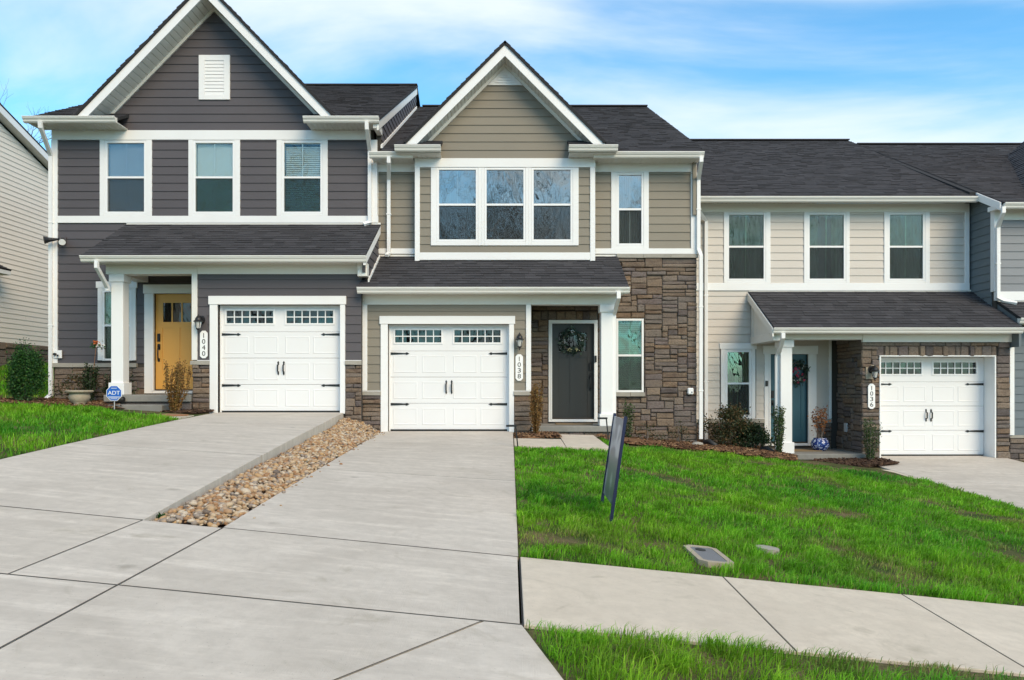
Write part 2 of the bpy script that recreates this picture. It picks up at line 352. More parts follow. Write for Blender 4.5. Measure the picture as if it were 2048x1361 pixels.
c = t.mix(t.ramp(b, [(0.50, (0, 0, 0)), (0.66, (1, 1, 1))], 'EASE'), (0.085, 0.105, 0.155), (0.42, 0.43, 0.46)); t.bsdf(c, 0.3, spec=0.5)
t = NT('pot_glaze'); p = t.pos(); vn = t.n('ShaderNodeTexVoronoi', feature='DISTANCE_TO_EDGE'); mp = t.pos((1, 1, 1)); dn = t.noise(p, 9, 2)
mx_ = t.mix(0.18, mp, dn, 'ADD'); t.l(mx_, vn.inputs['Vector']); vn.inputs['Scale'].default_value = 11
c = t.ramp(vn.outputs['Distance'], [(0.0, (0.01, 0.02, 0.10)), (0.14, (0.02, 0.06, 0.30)), (0.24, (0.65, 0.72, 0.80)), (0.34, (0.05, 0.14, 0.48)), (0.55, (0.012, 0.03, 0.16))]); t.bsdf(c, 0.15)
t = NT('meter_lid'); p = t.pos(); t.bsdf(t.mix(t.noise(p, 120, 3), (0.13, 0.13, 0.14), (0.26, 0.26, 0.27)), 0.6, t.bump(t.noise(p, 150, 2), 0.5, 0.004), metal=0.3)
# ------------------------------------------------------------------ ground levels
ZB = [(-60, 1.3), (-20, 1.1), (-13, .85), (-9.8, .60), (-8, .52), (-5.8, .39), (-3.3, .34), (-2.55, -.05), (.06, -.03), (1.7, -.08), (2.2, -.2), (3.6, -.32), (5.1, -.47), (6, -.57), (7.3, -.70), (10.8, -.68), (16, -1.0), (60, -1.6)]
ZBX = np.array([a for a, b in ZB]); ZBZ = np.array([b for a, b in ZB])
YS0, YS1, YB = 4.05, 5.45, 14.3          # pavement front and back edge, front edge of the beds
def zf(X): return -.332 - .098 * np.clip(X, -14, 16)
def sm(t): t = np.clip(t, 0, 1); return t * t * (3 - 2 * t)
def H(X, Y):
    X = np.asarray(X, dtype=float); Y = np.asarray(Y, dtype=float)
    t = np.clip((Y - YS1) / (YB - YS1), 0, 1)
    z = zf(X) * (1 - t) + np.interp(X, ZBX, ZBZ) * t + .034 * np.minimum(Y - YS1, 0) * (Y > -8) + np.where(Y <= -8, -.457, 0)
    z = z + np.where((X < -9.0), .075 * np.clip(Y - 15, 0, 12) * sm((-9.0 - X) / 3), 0)
    far = sm((np.hypot(X, Y - 10) - 40) / 60)
    return z * (1 - far) + 0.0 * far
def zdrive(X, Y, Yg, zg): t = (Y - YS1) / (Yg - YS1); return zf(X) * (1 - t) + zg * t
def z38(X, Y): return zdrive(X, Y, 15.0, 0.0) if Y > YS1 else float(zf(X)) + .034 * (Y - YS1)
def z40(X, Y): return zdrive(X, Y, 14.8, .385) if Y > YS1 else float(zf(X)) + .034 * (Y - YS1)
def z36(X, Y): return zdrive(X, Y, 16.1, -.635) if Y > YS1 else float(zf(X)) + .034 * (Y - YS1)
def e38l(Y): return -2.106 + (-2.57 + 2.106) * (Y - YS1) / (15 - YS1)      # left edge of the middle driveway
def e40r(Y): return -2.69 + (-3.31 + 2.69) * (Y - YS1) / (14.8 - YS1)
def e40l(Y): return -4.75 + (-5.86 + 4.75) * (Y - YS1) / (14.8 - YS1)
E38R, E36L = 0.06, 7.36

gx = np.unique(np.round(np.concatenate([np.arange(-26, 20.01, .5), np.arange(-3.5, 3.6, .25), [-5.87, -5.3, -4.7, 0.0, .075, .11, 7.33, 7.4], np.array([-900, -400, -200, -100, -60, -40, 30, 50, 90, 200, 400, 900])]), 3))
gy = np.unique(np.round(np.concatenate([np.arange(-12, 34.01, .5), [4.03, 4.07, 5.43, 5.47, 2.2, 2.3], np.array([-900, -400, -200, -100, -60, -40, -25, -18, 45, 60, 90, 150, 300, 600, 1200])]), 3))
GX, GY = np.meshgrid(gx, gy); GZ = H(GX, GY)
def under(GX, GY):   # where paving lies on the ground sheet
    m = (GY > 2.25) & (GY < 15.2) & (GX > -5.9) & (GX < .07)
    m |= (GY > 4.04) & (GY < 5.46)
    m |= (GY > 5.4) & (GY < 16.3) & (GX > 7.35) & (GX < 10.9)
    m |= (GY < 2.25) & (GY > -8.2)
    return m
edge = (GX < -4.7) & (GX > -5.9) & (GY > 5.5) & (GX < (-4.75 + (-5.86 + 4.75) * (GY - YS1) / (14.8 - YS1)))
GZ = GZ - np.where(under(GX, GY) & ~edge, .17, 0.012) - np.where((GY > 15.4) & (GX > -9.6) & (GX < 11) & (GY < 32), .12, 0)
strip = (GX > -3.5) & (GX < -2.0) & (GY > 5.5) & (GY < 15.6)
GZ = np.where(strip, np.minimum(GZ, zf(-2.2) * (1 - (GY - YS1) / 9.55) - .22), GZ)
nx, ny = len(gx), len(gy)
idx = np.arange(nx * ny).reshape(ny, nx)
quads = np.stack([idx[:-1, :-1].ravel(), idx[:-1, 1:].ravel(), idx[1:, 1:].ravel(), idx[1:, :-1].ravel()], 1)
tag(big_mesh('ground', np.stack([GX.ravel(), GY.ravel(), GZ.ravel()], 1), quads, 'soil', smooth=True), kind='structure')

def slab(name, parent, corners, zfun, th, mat, n=(5, 8), edge_r=0.003):
    """a concrete slab: corners (front-left, front-right, back-right, back-left) in plan, top follows zfun; its top edge is eased"""
    a, b, c, d = [np.array(p, dtype=float) for p in corners]; mb = MB(); U, V = n
    us = [0] + [(i) / U for i in range(1, U)] + [1]; vs_ = [0] + [j / V for j in range(1, V)] + [1]
    cen = (a + b + c + d) / 4
    def P(u, v): return (a * (1 - u) + b * u) * (1 - v) + (d * (1 - u) + c * u) * v
    top = {}
    for j, v in enumerate(vs_):
        for i, u in enumerate(us):
            q = P(u, v); w = q.copy()
            dv = cen - q; 
            if i in (0, U) or j in (0, V):
                l = np.hypot(*dv); w = q + dv / max(l, 1e-6) * edge_r * 1.5
            top[i, j] = len(mb.v); mb.v.append((w[0], w[1], float(zfun(q[0], q[1]))))
    for j in range(V):
        for i in range(U): mb.f.append((top[i, j], top[i + 1, j], top[i + 1, j + 1], top[i, j + 1]))
    ring = [(i, 0) for i in range(U)] + [(U, j) for j in range(V)] + [(i, V) for i in range(U, 0, -1)] + [(0, j) for j in range(V, 0, -1)]
    def ringv(dz):
        r = []
        for (i, j) in ring:
            q = P(us[i], vs_[j]); r.append(len(mb.v)); mb.v.append((q[0], q[1], float(zfun(q[0], q[1])) - dz))
        return r
    r0 = [top[k] for k in ring]; r1 = ringv(edge_r); r2 = ringv(th); m = len(ring)
    for ra, rb in ((r0, r1), (r1, r2)):
        for k in range(m): mb.f.append((rb[k], rb[(k + 1) % m], ra[(k + 1) % m], ra[k]))
    mb.f.append(tuple(r2[::-1]))
    return mk(name, mb, mat, parent)

def structure(name, loc): o = empty(name, loc); o['kind'] = 'structure'; return o
JG = .007   # half a joint
dr38 = structure('driveway', (-1.2, 10, -.3)); dr38['label'] = 'wide concrete driveway in front of the taupe townhouse'
for y0, y1 in ((YS1, 8.86), (8.86, 12.45), (12.45, 15.06)):
    slab('slab', dr38, [(e38l(y0), y0 + JG), (E38R, y0 + JG), (E38R, y1 - JG), (e38l(y1), y1 - JG)], z38, .16, 'concrete')
dr40 = structure('driveway', (-4.2, 10, 0)); dr40['label'] = 'raised concrete driveway in front of the dark grey townhouse'
for y0, y1 in ((YS1, 8.70), (8.70, 12.2), (12.2, 14.88)):
    slab('slab', dr40, [(e40l(y0), y0 + JG), (e40r(y0), y0 + JG), (e40r(y1), y1 - JG), (e40l(y1), y1 - JG)], z40, .50, 'concrete')
dr36 = structure('driveway', (9, 10, -.8)); dr36['label'] = 'concrete driveway at the right in front of the beige townhouse'
for y0, y1 in ((YS1, 9.3), (9.3, 12.9), (12.9, 16.36)):
    slab('slab', dr36, [(E36L, y0 + JG), (10.72, y0 + JG), (10.72, y1 - JG), (E36L, y1 - JG)], z36, .16, 'concrete')
zs = lambda X, Y: float(zf(X)) + .034 * (Y - YS1)
wk = structure('sidewalk', (2, 4.7, -.5)); wk['label'] = 'pale concrete sidewalk crossing the front of the lots'
xs = [.072, 1.56, 2.87, 4.2, 5.5, 6.8, 8.1, 9.5]
for a, b in zip(xs, xs[1:]): slab('slab', wk, [(a + .004, YS0), (b - .004, YS0), (b - .004, YS1), (a + .004, YS1)], zs, .14, 'concrete_walk')
ap = structure('driveway_apron', (-1.5, 3.6, -.4)); ap['label'] = 'concrete driveway apron with saw-cut joints nearest the camera'
for a0, a1, b0, b1 in ((-2.137, -2.106, .06, .06), (-2.735, -2.69, -2.137, -2.106), (-6.2, -6.2, -2.735, -2.69), (-9.5, -9.5, -6.2, -6.2)):
    slab('slab', ap, [(a0 + JG, YS0 + JG), (b0 - JG, YS0 + JG), (b1 - JG, YS1 - JG), (a1 + JG, YS1 - JG)], zs, .14, 'concrete')
yE = 2.25
for c in ([(-1.35, yE), (.56, yE), (.065, YS0 - JG), (-.14, YS0 - JG)], [(-2.18, yE), (-1.365, yE), (-.158, YS0 - JG), (-2.137 + JG, YS0 - JG)],
          [(-5.0, yE), (-2.195, yE), (-2.137 - JG, YS0 - JG), (-5.0, YS0 - JG)]):
    slab('slab', ap, c, zs, .14, 'concrete')
mb = MB(); mb.hexa([(.066, YS0 - .01, zs(.08, YS0) - .12), (.074, YS0 - .01, zs(.08, YS0) - .12), (.074, YS1, zs(.08, YS1) - .12), (.066, YS1, zs(.08, YS1) - .12),
                    (.066, YS0 - .01, zs(.08, YS0) - .012), (.074, YS0 - .01, zs(.08, YS0) - .012), (.074, YS1, zs(.08, YS1) - .012), (.066, YS1, zs(.08, YS1) - .012)])
mk('joint_filler', mb, 'black_rubber', wk)
def joint(parent, p0, p1, zfun, w=.016, n=14):
    """the dark packed grit in a saw-cut joint, just below the slab tops"""
    p0, p1 = np.array(p0, dtype=float), np.array(p1, dtype=float); d = (p1 - p0) / np.hypot(*(p1 - p0)); q = np.array([-d[1], d[0]]) * w * .36; mb = MB()
    for i in range(n + 1):
        c = p0 + (p1 - p0) * i / n
        for s_ in (-1, 1): e = c + q * s_; mb.v.append((e[0], e[1], float(zfun(c[0], c[1])) + .0007))
    for i in range(n): mb.f.append((2 * i, 2 * i + 1, 2 * i + 3, 2 * i + 2))
    return mk('joint_grit', mb, 'joint_dirt', parent, fix=False)
for y_ in (8.86, 12.45): joint(dr38, (e38l(y_), y_), (E38R, y_), z38, .016)
for y_ in (8.70, 12.2): joint(dr40, (e40l(y_), y_), (e40r(y_), y_), z40, .016)
joint(ap, (-2.106, YS1), (.06, YS1), zs, .022); joint(ap, (-6.2, YS1), (-2.69, YS1), zs, .022); joint(ap, (-9.5, YS0), (.07, YS0), zs, .015)
joint(ap, (-2.137, YS0), (-2.106, YS1), zs, .012); joint(ap, (-2.735, YS0), (-2.69, YS1), zs, .012); joint(ap, (-2.188, yE), (-2.137, YS0), zs, .012); joint(ap, (-1.357, yE), (-.149, YS0), zs, .011)
for a in xs[1:-1]: joint(wk, (a, YS0), (a, YS1), zs, .009)
# the street behind the camera
V = [(x, y, float(zf(x)) + .034 * (max(y, -8) - YS1) - (.12 if y < 2.2 else .0)) for y in (-8.2, 2.1) for x in np.linspace(-40, 40, 41)]
tag(big_mesh('road', V, [(i, i + 1, i + 42, i + 41) for i in range(40)], 'asphalt'), kind='structure')
mb = MB()
for i in range(80):
    a, b = -40 + i, -39 + i; mb.hexa([(a, 2.06, zs(a, 2.1) - .3), (b, 2.06, zs(b, 2.1) - .3), (b, 2.22, zs(b, 2.1) - .3), (a, 2.22, zs(a, 2.1) - .3), (a, 2.07, zs(a, 2.1) - .02), (b, 2.07, zs(b, 2.1) - .02), (b, 2.22, zs(b, 2.1) - .015), (a, 2.22, zs(a, 2.1) - .015)])
tag(mk('kerb', mb, 'concrete_walk'), kind='structure')
# walkways
w38 = structure('walkway', (.8, 13, -.08)); w38['label'] = 'short pale concrete walkway to the taupe townhouse porch'
zw = lambda X, Y: .035 * (Y - 15) + .006 - .02 * max(0, X - .2)
slab('slab', w38, [(.075, 12.42), (.93, 12.42), (.93, 13.62), (.075, 13.62)], zw, .12, 'concrete_walk', (3, 3))
slab('slab', w38, [(.944, 12.42), (1.68, 12.42), (1.62, 14.5), (.944, 14.5)], zw, .12, 'concrete_walk', (3, 3))
w36 = structure('walkway', (6.4, 14, -.66)); w36['label'] = 'pale concrete walkway to the beige townhouse porch'
zw6 = lambda X, Y: z36(X, Y) + .0
slab('slab', w36, [(6.30, 13.45), (7.345, 13.3), (7.345, 14.35), (6.30, 14.5)], zw6, .12, 'concrete_walk', (3, 3))
slab('slab', w36, [(5.35, 13.9), (6.286, 13.45), (6.286, 15.45), (5.55, 15.55)], lambda X, Y: z36(X, Y) + .0 + .03 * max(0, 6.29 - X), .12, 'concrete_walk', (3, 3))
w40 = structure('walkway', (-6.4, 13.6, .4)); w40['label'] = 'pale concrete walkway to the dark grey townhouse steps'
slab('slab', w40, [(-7.4, 13.35), (-5.78, 12.75), (-5.84, 13.75), (-7.2, 14.1)], lambda X, Y: .37 + .02 * (-5.8 - X), .12, 'concrete_walk', (3, 3))
# ------------------------------------------------------------------ builders for the houses
class Wall:
    """a vertical wall plane: u runs along D, out is the outward distance"""
    def __init__(s, O, D, N): s.O = Vector(O); s.D = Vector(D); s.N = Vector(N)
    def p(s, u, z, out=0.0): q = s.O + s.D * u + s.N * out; return (q.x, q.y, z)
def front(Y): return Wall((0, Y, 0), (1, 0, 0), (0, -1, 0))            # u = X
def right(X): return Wall((X, 0, 0), (0, 1, 0), (1, 0, 0))             # faces +X, u = Y
def left(X): return Wall((X, 0, 0), (0, 1, 0), (-1, 0, 0))             # faces -X, u = Y

def siding(parent, W, u0, u1, z0, z1, mat, holes=(), expo=.178, clip=None, anchor=None, seed=1, maxlen=3.66):
    """lap siding, one object for each board; holes are (u0,u1,z0,z1); clip(z) -> (u lo, u hi)"""
    rg = random.Random(seed); an = z0 if anchor is None else anchor
    k = math.floor((z0 - an) / expo + 1e-6); boards = []
    while an + k * expo < z1 - .005:
        a, b = an + k * expo, an + (k + 1) * expo; k += 1
        lo, hi = max(a, z0), min(b, z1)
        cuts = sorted({lo, hi} | {h[2] for h in holes if lo + .004 < h[2] < hi - .004} | {h[3] for h in holes if lo + .004 < h[3] < hi - .004})
        for c0, c1 in zip(cuts, cuts[1:]):
            zm = (c0 + c1) / 2; iv = [(u0, u1)]
            for h in holes:
                if h[2] < zm < h[3]:
                    nw = []
                    for (p, q) in iv:
                        if h[1] <= p or h[0] >= q: nw.append((p, q)); continue
                        if h[0] > p: nw.append((p, h[0]))
                        if h[1] < q: nw.append((h[1], q))
                    iv = nw
            for (p, q) in iv:
                ps = [p]
                while q - ps[-1] > maxlen + .8: ps.append(ps[-1] + maxlen - rg.random() * 1.4)
                ps.append(q)
                for pa, pb in zip(ps, ps[1:]): boards.append((pa + (.0015 if pa > p else 0), pb - (.0015 if pb < q else 0), c0, c1, a, b))
    for pa, pb, c0, c1, a, b in boards:
        oa = .024 - .016 * (c0 - a) / expo; ob = .024 - .016 * (c1 - a) / expo
        l0, h0 = (pa, pb) if clip is None else (max(pa, clip(c0)[0]), min(pb, clip(c0)[1]))
        l1, h1 = (pa, pb) if clip is None else (max(pa, clip(c1)[0]), min(pb, clip(c1)[1]))
        if h0 - l0 < .01: continue
        if h1 < l1: l1 = h1 = (l1 + h1) / 2
        mb = MB(); mb.hexa([W.p(l0, c0, oa), W.p(h0, c0, oa), W.p(h0, c0, -.004), W.p(l0, c0, -.004), W.p(l1, c1, ob), W.p(h1, c1, ob), W.p(h1, c1, -.004), W.p(l1, c1, -.004)])
        mk('siding_board', mb, mat, parent, fix=True)

def stones(parent, W, u0, u1, z0, z1, holes=(), g=.042, seed=3, big=1.0, keep=None):
    """ledge stone in a random ashlar bond, one object for each stone"""
    rg = random.Random(seed); nu, nz_ = max(1, round((u1 - u0) / g)), max(1, round((z1 - z0) / g)); gu, gz = (u1 - u0) / nu, (z1 - z0) / nz_
    occ = [[False] * nu for _ in range(nz_)]
    for j in range(nz_):
        for i in range(nu):
            uc, zc = u0 + (i + .5) * gu, z0 + (j + .5) * gz
            if any(h[0] < uc < h[1] and h[2] < zc < h[3] for h in holes) or (keep and not keep(uc, zc)): occ[j][i] = True
    for j in range(nz_):
        for i in range(nu):
            if occ[j][i]: continue
            hh = rg.choice([2, 2, 2, 2, 3, 3, 3, 4]); ww = int(rg.choice([5, 7, 8, 9, 10, 12, 13, 15, 17]) * big)
            if hh == 4: ww = max(5, min(ww, 9))
            w = 0
            while i + w < nu and w < ww and not occ[j][i + w]: w += 1
            rest = 0
            while i + w + rest < nu and rest < 3 and not occ[j][i + w + rest]: rest += 1
            if 0 < rest < 3: w += rest
            h = 1
            while h < hh and j + h < nz_ and all(not occ[j + h][i + q] for q in range(w)): h += 1
            if j + h == nz_ - 1 and all(not occ[j + h][i + q] for q in range(w)): h += 1
            for a in range(h):
                for b in range(w): occ[j + a][i + b] = True
            one_stone(parent, W, u0 + i * gu, u0 + (i + w) * gu, z0 + j * gz, z0 + (j + h) * gz, rg)
def one_stone(parent, W, a, b, c, d, rg, name='stone'):
    jt = .002 + rg.random() * .004; a += jt; b -= jt; c += jt; d -= jt
    o = .020 + rg.random() * .045; mb = MB(); e = min(.018, (b - a) / 4, (d - c) / 4); n = 3
    r = lambda s: (rg.random() - .5) * s
    us = [a, a + e, a + (b - a) * (.35 + .3 * rg.random()), b - e, b]; zs_ = [c, c + e, d - e, d]
    ids = {}
    for j, z in enumerate(zs_):
        for i, u_ in enumerate(us):
            edge_ = i in (0, 4) or j in (0, 3); corner = i in (0, 4) and j in (0, 3)
            out = o - (.016 if edge_ else 0) - (.008 if corner else 0) + r(.012)
            ids[i, j] = len(mb.v); mb.v.append(W.p(u_ + r(.006) * (0 if i in (0, 4) else 1), z + r(.016) * (.35 if j in (0, 3) and corner else 1), out))
    for j in range(3):
        for i in range(4): mb.f.append((ids[i, j], ids[i + 1, j], ids[i + 1, j + 1], ids[i, j + 1]))
    ring = [(i, 0) for i in range(4)] + [(4, j) for j in range(3)] + [(i, 3) for i in range(4, 0, -1)] + [(0, j) for j in range(3, 0, -1)]
    bk = []
    for (i, j) in ring: bk.append(len(mb.v)); mb.v.append(W.p(us[i], zs_[j], -.004))
    m = len(ring)
    for k in range(m): mb.f.append((bk[k], bk[(k + 1) % m], ids[ring[(k + 1) % m]], ids[ring[k]]))
    return mk(name, mb, 'stone', parent, fix=True)
def caps(parent, W, u0, u1, z, h=.06, out=.07, seed=2, L=.62):
    rg = random.Random(seed); u_ = u0; k = max(1, round((u1 - u0) / L)); w = (u1 - u0) / k
    for i in range(k):
        a, b = u0 + i * w + .003, u0 + (i + 1) * w - .003; mb = MB(); r = lambda: (rg.random() - .5) * .010
        mb.hexa([W.p(a, z + r() * .4, out + r()), W.p(b, z + r() * .4, out + r()), W.p(b, z, -.004), W.p(a, z, -.004), W.p(a, z + h + r(), out - .006 + r()), W.p(b, z + h + r(), out - .006 + r()), W.p(b, z + h + .004, -.004), W.p(a, z + h + .004, -.004)])
        mk('cap_stone', mb, 'stone_cap', parent, fix=True)

def wall_sheet(house, Y, x0, x1, z0, z1, holes=(), mat='mortar', th=.10):
    """the wall behind the cladding with its window and door openings, as one part"""
    us = sorted({x0, x1} | {min(max(h[i], x0), x1) for h in holes for i in (0, 1)}); zz = sorted({z0, z1} | {min(max(h[i], z0), z1) for h in holes for i in (2, 3)})
    mb = MB()
    for a, b in zip(us, us[1:]):
        for c, d in zip(zz, zz[1:]):
            if b - a < 1e-4 or d - c < 1e-4: continue
            if any(h[0] < (a + b) / 2 < h[1] and h[2] < (c + d) / 2 < h[3] for h in holes): continue
            mb.box(a, b, Y, Y + th, c, d)
    return mk('wall', mb, mat, house)

def shingles(parent, E, U, V, L, S, seed=5, expo=.14, bounds=None, tab=(.14, .36)):
    """overlapping shingle tabs on a roof plane from the eave point E along U and up V; too small to pick apart, one part"""
    E, U, V = Vector(E), Vector(U).normalized(), Vector(V).normalized(); N = U.cross(V).normalized(); rg = random.Random(seed); mb = MB()
    n = int(math.ceil(S / expo))
    for k in range(n):
        s0 = k * expo; s1 = min(S, s0 + expo * 1.25); sm_ = s0 + expo / 2
        lo, hi = (0, L) if bounds is None else bounds(sm_)
        u_ = lo - rg.random() * tab[1] * .6
        while u_ < hi:
            w = tab[0] + rg.random() * (tab[1] - tab[0]); a, b = max(lo, u_), min(hi, u_ + w); u_ += w
            if b - a < .02: continue
            th = rg.choice((.008, .008, .016)) + rg.random() * .003; dz = (rg.random() - .5) * .010
            if k == 0: dz = -.01
            f = lambda uu, ss, nn: tuple(E + U * uu + V * ss + N * nn)
            mb.hexa([f(a, s0 + dz, .0), f(b - .003, s0 + dz, .0), f(b - .003, s1, .0), f(a, s1, .0), f(a, s0 + dz, th + .006), f(b - .003, s0 + dz, th + .006), f(b - .003, s1, .003), f(a, s1, .003)])
    return tag(mk('shingles', mb, 'shingle', parent), kind='stuff')

def roof_plane(house, E, U, V, L, S, th=.05, seed=5, bounds=None, name='roof', shing=True):
    E, U, V = Vector(E), Vector(U).normalized(), Vector(V).normalized(); N = U.cross(V).normalized(); mb = MB()
    lo0, hi0 = (0, L) if bounds is None else bounds(0); lo1, hi1 = (0, L) if bounds is None else bounds(S)
    f = lambda uu, ss, nn: tuple(E + U * uu + V * ss + N * nn)
    mb.hexa([f(lo0, 0, -th), f(hi0, 0, -th), f(hi1, S, -th), f(lo1, S, -th), f(lo0, 0, -.002), f(hi0, 0, -.002), f(hi1, S, -.002), f(lo1, S, -.002)])
    o = mk(name, mb, 'roof_deck', house, fix=True)
    if shing: shingles(o, E, U, V, L, S, seed, bounds=bounds)
    return o

GUT = [(0, 0), (-.055, 0), (-.075, .022), (-.082, .05), (-.108, .078), (-.112, .098), (-.122, .100), (-.122, .118), (-.114, .118), (-.108, .106), (-.010, .106), (-.010, .118), (0, .118)]
def gutter(house, Y, x0, x1, z):   # back of the gutter at Y, bottom at z
    mb = MB(); mb.prism(GUT, x0, x1, lambda p, q, t_: (t_, Y + p, z + q)); return mk('gutter', mb, 'cream_trim', house, fix=True)
def soffit(house, x0, x1, y0, y1, z, pitch=.10):
    """ribbed vinyl soffit under an eave"""
    mb = MB(); n = max(1, int((x1 - x0) / pitch)); w = (x1 - x0) / n
    for i in range(n):
        a = x0 + i * w; mb.box(a + .006, a + w - .006, y0, y1, z, z + .012)
    mb.box(x0, x1, y0, y1, z + .008, z + .02); return mk('soffit', mb, 'soffit', house, fix=True)
def downspout(house, pts, w=.075, d=.055, side=Vector((1, 0, 0)), straps=()):
    mb = MB(); mb.rect_sweep(pts, w, d, side); o = mk('downspout', mb, 'white_trim', house, fix=True)
    for (x, y, z) in straps: bx('strap', x - w / 2 - .014, x + w / 2 + .014, y - d / 2 - .005, y + d / 2 + .012, z, z + .03, 'white_trim', o)
    return o
def column(house, x0, x1, y0, z0, z1):
    w = x1 - x0; y1 = y0 + w
    mb = MB(); mb.cbox(x0, x1, y0, y1, z0, z1, .006); o = mk('column', mb, 'white_trim', house, fix=True)
    mb = MB(); mb.cbox(x0 - .035, x1 + .035, y0 - .035, y1 + .035, z0, z0 + .24, .006); mk('column_base', mb, 'white_trim', o, fix=True)
    mb = MB(); mb.cbox(x0 - .03, x1 + .03, y0 - .03, y1 + .03, z1 - .15, z1, .005); mk('column_cap', mb, 'white_trim', o, fix=True)
    return o

def ring4(mb, o, i, y0, y1, c=.003):   # four members between outer and inner rectangle (x0,x1,z0,z1)
    mb.cbox(o[0], i[0], y0, y1, o[2], o[3], c); mb.cbox(i[1], o[1], y0, y1, o[2], o[3], c)
    mb.cbox(i[0] + .0005, i[1] - .0005, y0 + .0015, y1, i[3], o[3], c); mb.cbox(i[0] + .0005, i[1] - .0005, y0 + .0015, y1, o[2], i[2], c)
def window(house, Y, fr, casing=None, fill='blind', gl='glass', grille=True, split=.5, screen=True, ears=0.0, gl2=None):
    """double-hung window; fr = outer frame rectangle (x0,x1,z0,z1), casing = outer rectangle of the trim boards"""
    x0, x1, z0, z1 = fr; t = .045; mb = MB(); ring4(mb, fr, (x0 + t, x1 - t, z0 + t, z1 - t), Y - .032, Y + .07)
    zm = z0 + (z1 - z0) * split
    mb.cbox(x0 + t, x1 - t, Y - .022, Y + .03, zm - .022, zm + .022, .003)
    w = mk('window', mb, 'white_vinyl', house, fix=True)
    for k, (a, b, yy, g_) in enumerate(((zm + .022, z1 - t, Y + .002, gl), (z0 + t, zm - .022, Y + .022, gl2 or gl))):
        bx('pane', x0 + t - .006, x1 - t + .006, yy, yy + .004, a - .004, b + .004, g_, w, 0)
        if grille: bx('grille_bar', (x0 + x1) / 2 - .009, (x0 + x1) / 2 + .009, yy + .006, yy + .012, a, b, 'white_vinyl', w, 0)
    if screen: bx('screen', x0 + t, x1 - t, Y - .004, Y - .003, z0 + t, zm - .022, 'screen', w, 0)
    if fill == 'blind':
        mb = MB(); n = int((z1 - z0 - .08) / .045); 
        for i in range(n):
            z = z0 + .05 + i * .045; mb.hexa([(x0 + .06, Y + .075, z - .014), (x1 - .06, Y + .075, z - .014), (x1 - .06, Y + .095, z + .024), (x0 + .06, Y + .095, z + .024), (x0 + .06, Y + .074, z - .011), (x1 - .06, Y + .074, z - .011), (x1 - .06, Y + .094, z + .027), (x0 + .06, Y + .094, z + .027)])
        mk('blind', mb, 'blind', w, fix=True)
    elif fill == 'shade':
        bx('shade', x0 + .05, x1 - .05, Y + .08, Y + .09, z0 + .05, z1 - .05, 'blind', w, 0)
    elif fill in ('curtain', 'drape'):
        V = []; n = 60; a, b = x0 + .03, x1 - .03
        for i in range(n + 1):
            u_ = a + (b - a) * i / n
            if fill == 'drape' and .38 < i / n < .62: pass
            yy = Y + .11 + .022 * math.sin(i * .9 + 1.3 * math.sin(i * .21 + x0)); V += [(u_, yy, z0 + .03), (u_, yy, z1 - .04)]
        fs = [(2 * i, 2 * i + 2, 2 * i + 3, 2 * i + 1) for i in range(n) if not (fill == 'drape' and .30 < i / n < .70)]
        mb = MB(); mb.add(V, fs); mk('curtain', mb, 'curtain', w, smooth=True)
    if casing:
        c0, c1, d0, d1 = casing
        for nm, q in (('casing', (c0, x0 - .002, d0, d1)), ('casing', (x1 + .002, c1, d0, d1))): bx(nm, q[0], q[1], Y - .038, Y + .05, q[2], q[3], 'white_trim', w)
        if d0 < z0 - .01: bx('sill_board', x0 - .0015, x1 + .0015, Y - .036, Y + .05, d0, z0 - .002, 'white_trim', w)
        if d1 > z1 + .01: bx('head_board', c0 - ears if ears else x0 - .0015, c1 + ears if ears else x1 + .0015, Y - (.046 if ears else .036), Y + .05, z1 + .002 if not ears else d1, (d1 if not ears else d1 + .14), 'white_trim', w)
        if ears and d1 > z1 + .01: bx('head_trim', x0 - .0015, x1 + .0015, Y - .036, Y + .05, z1 + .002, d1 - .001, 'white_trim', w)
    return w
def rect(Y, a, b, c, d): return (wx(a, Y), wx(b, Y), wz(d, Y), wz(c, Y))     # photo rectangle (left, right, top, bottom) on the plane Y

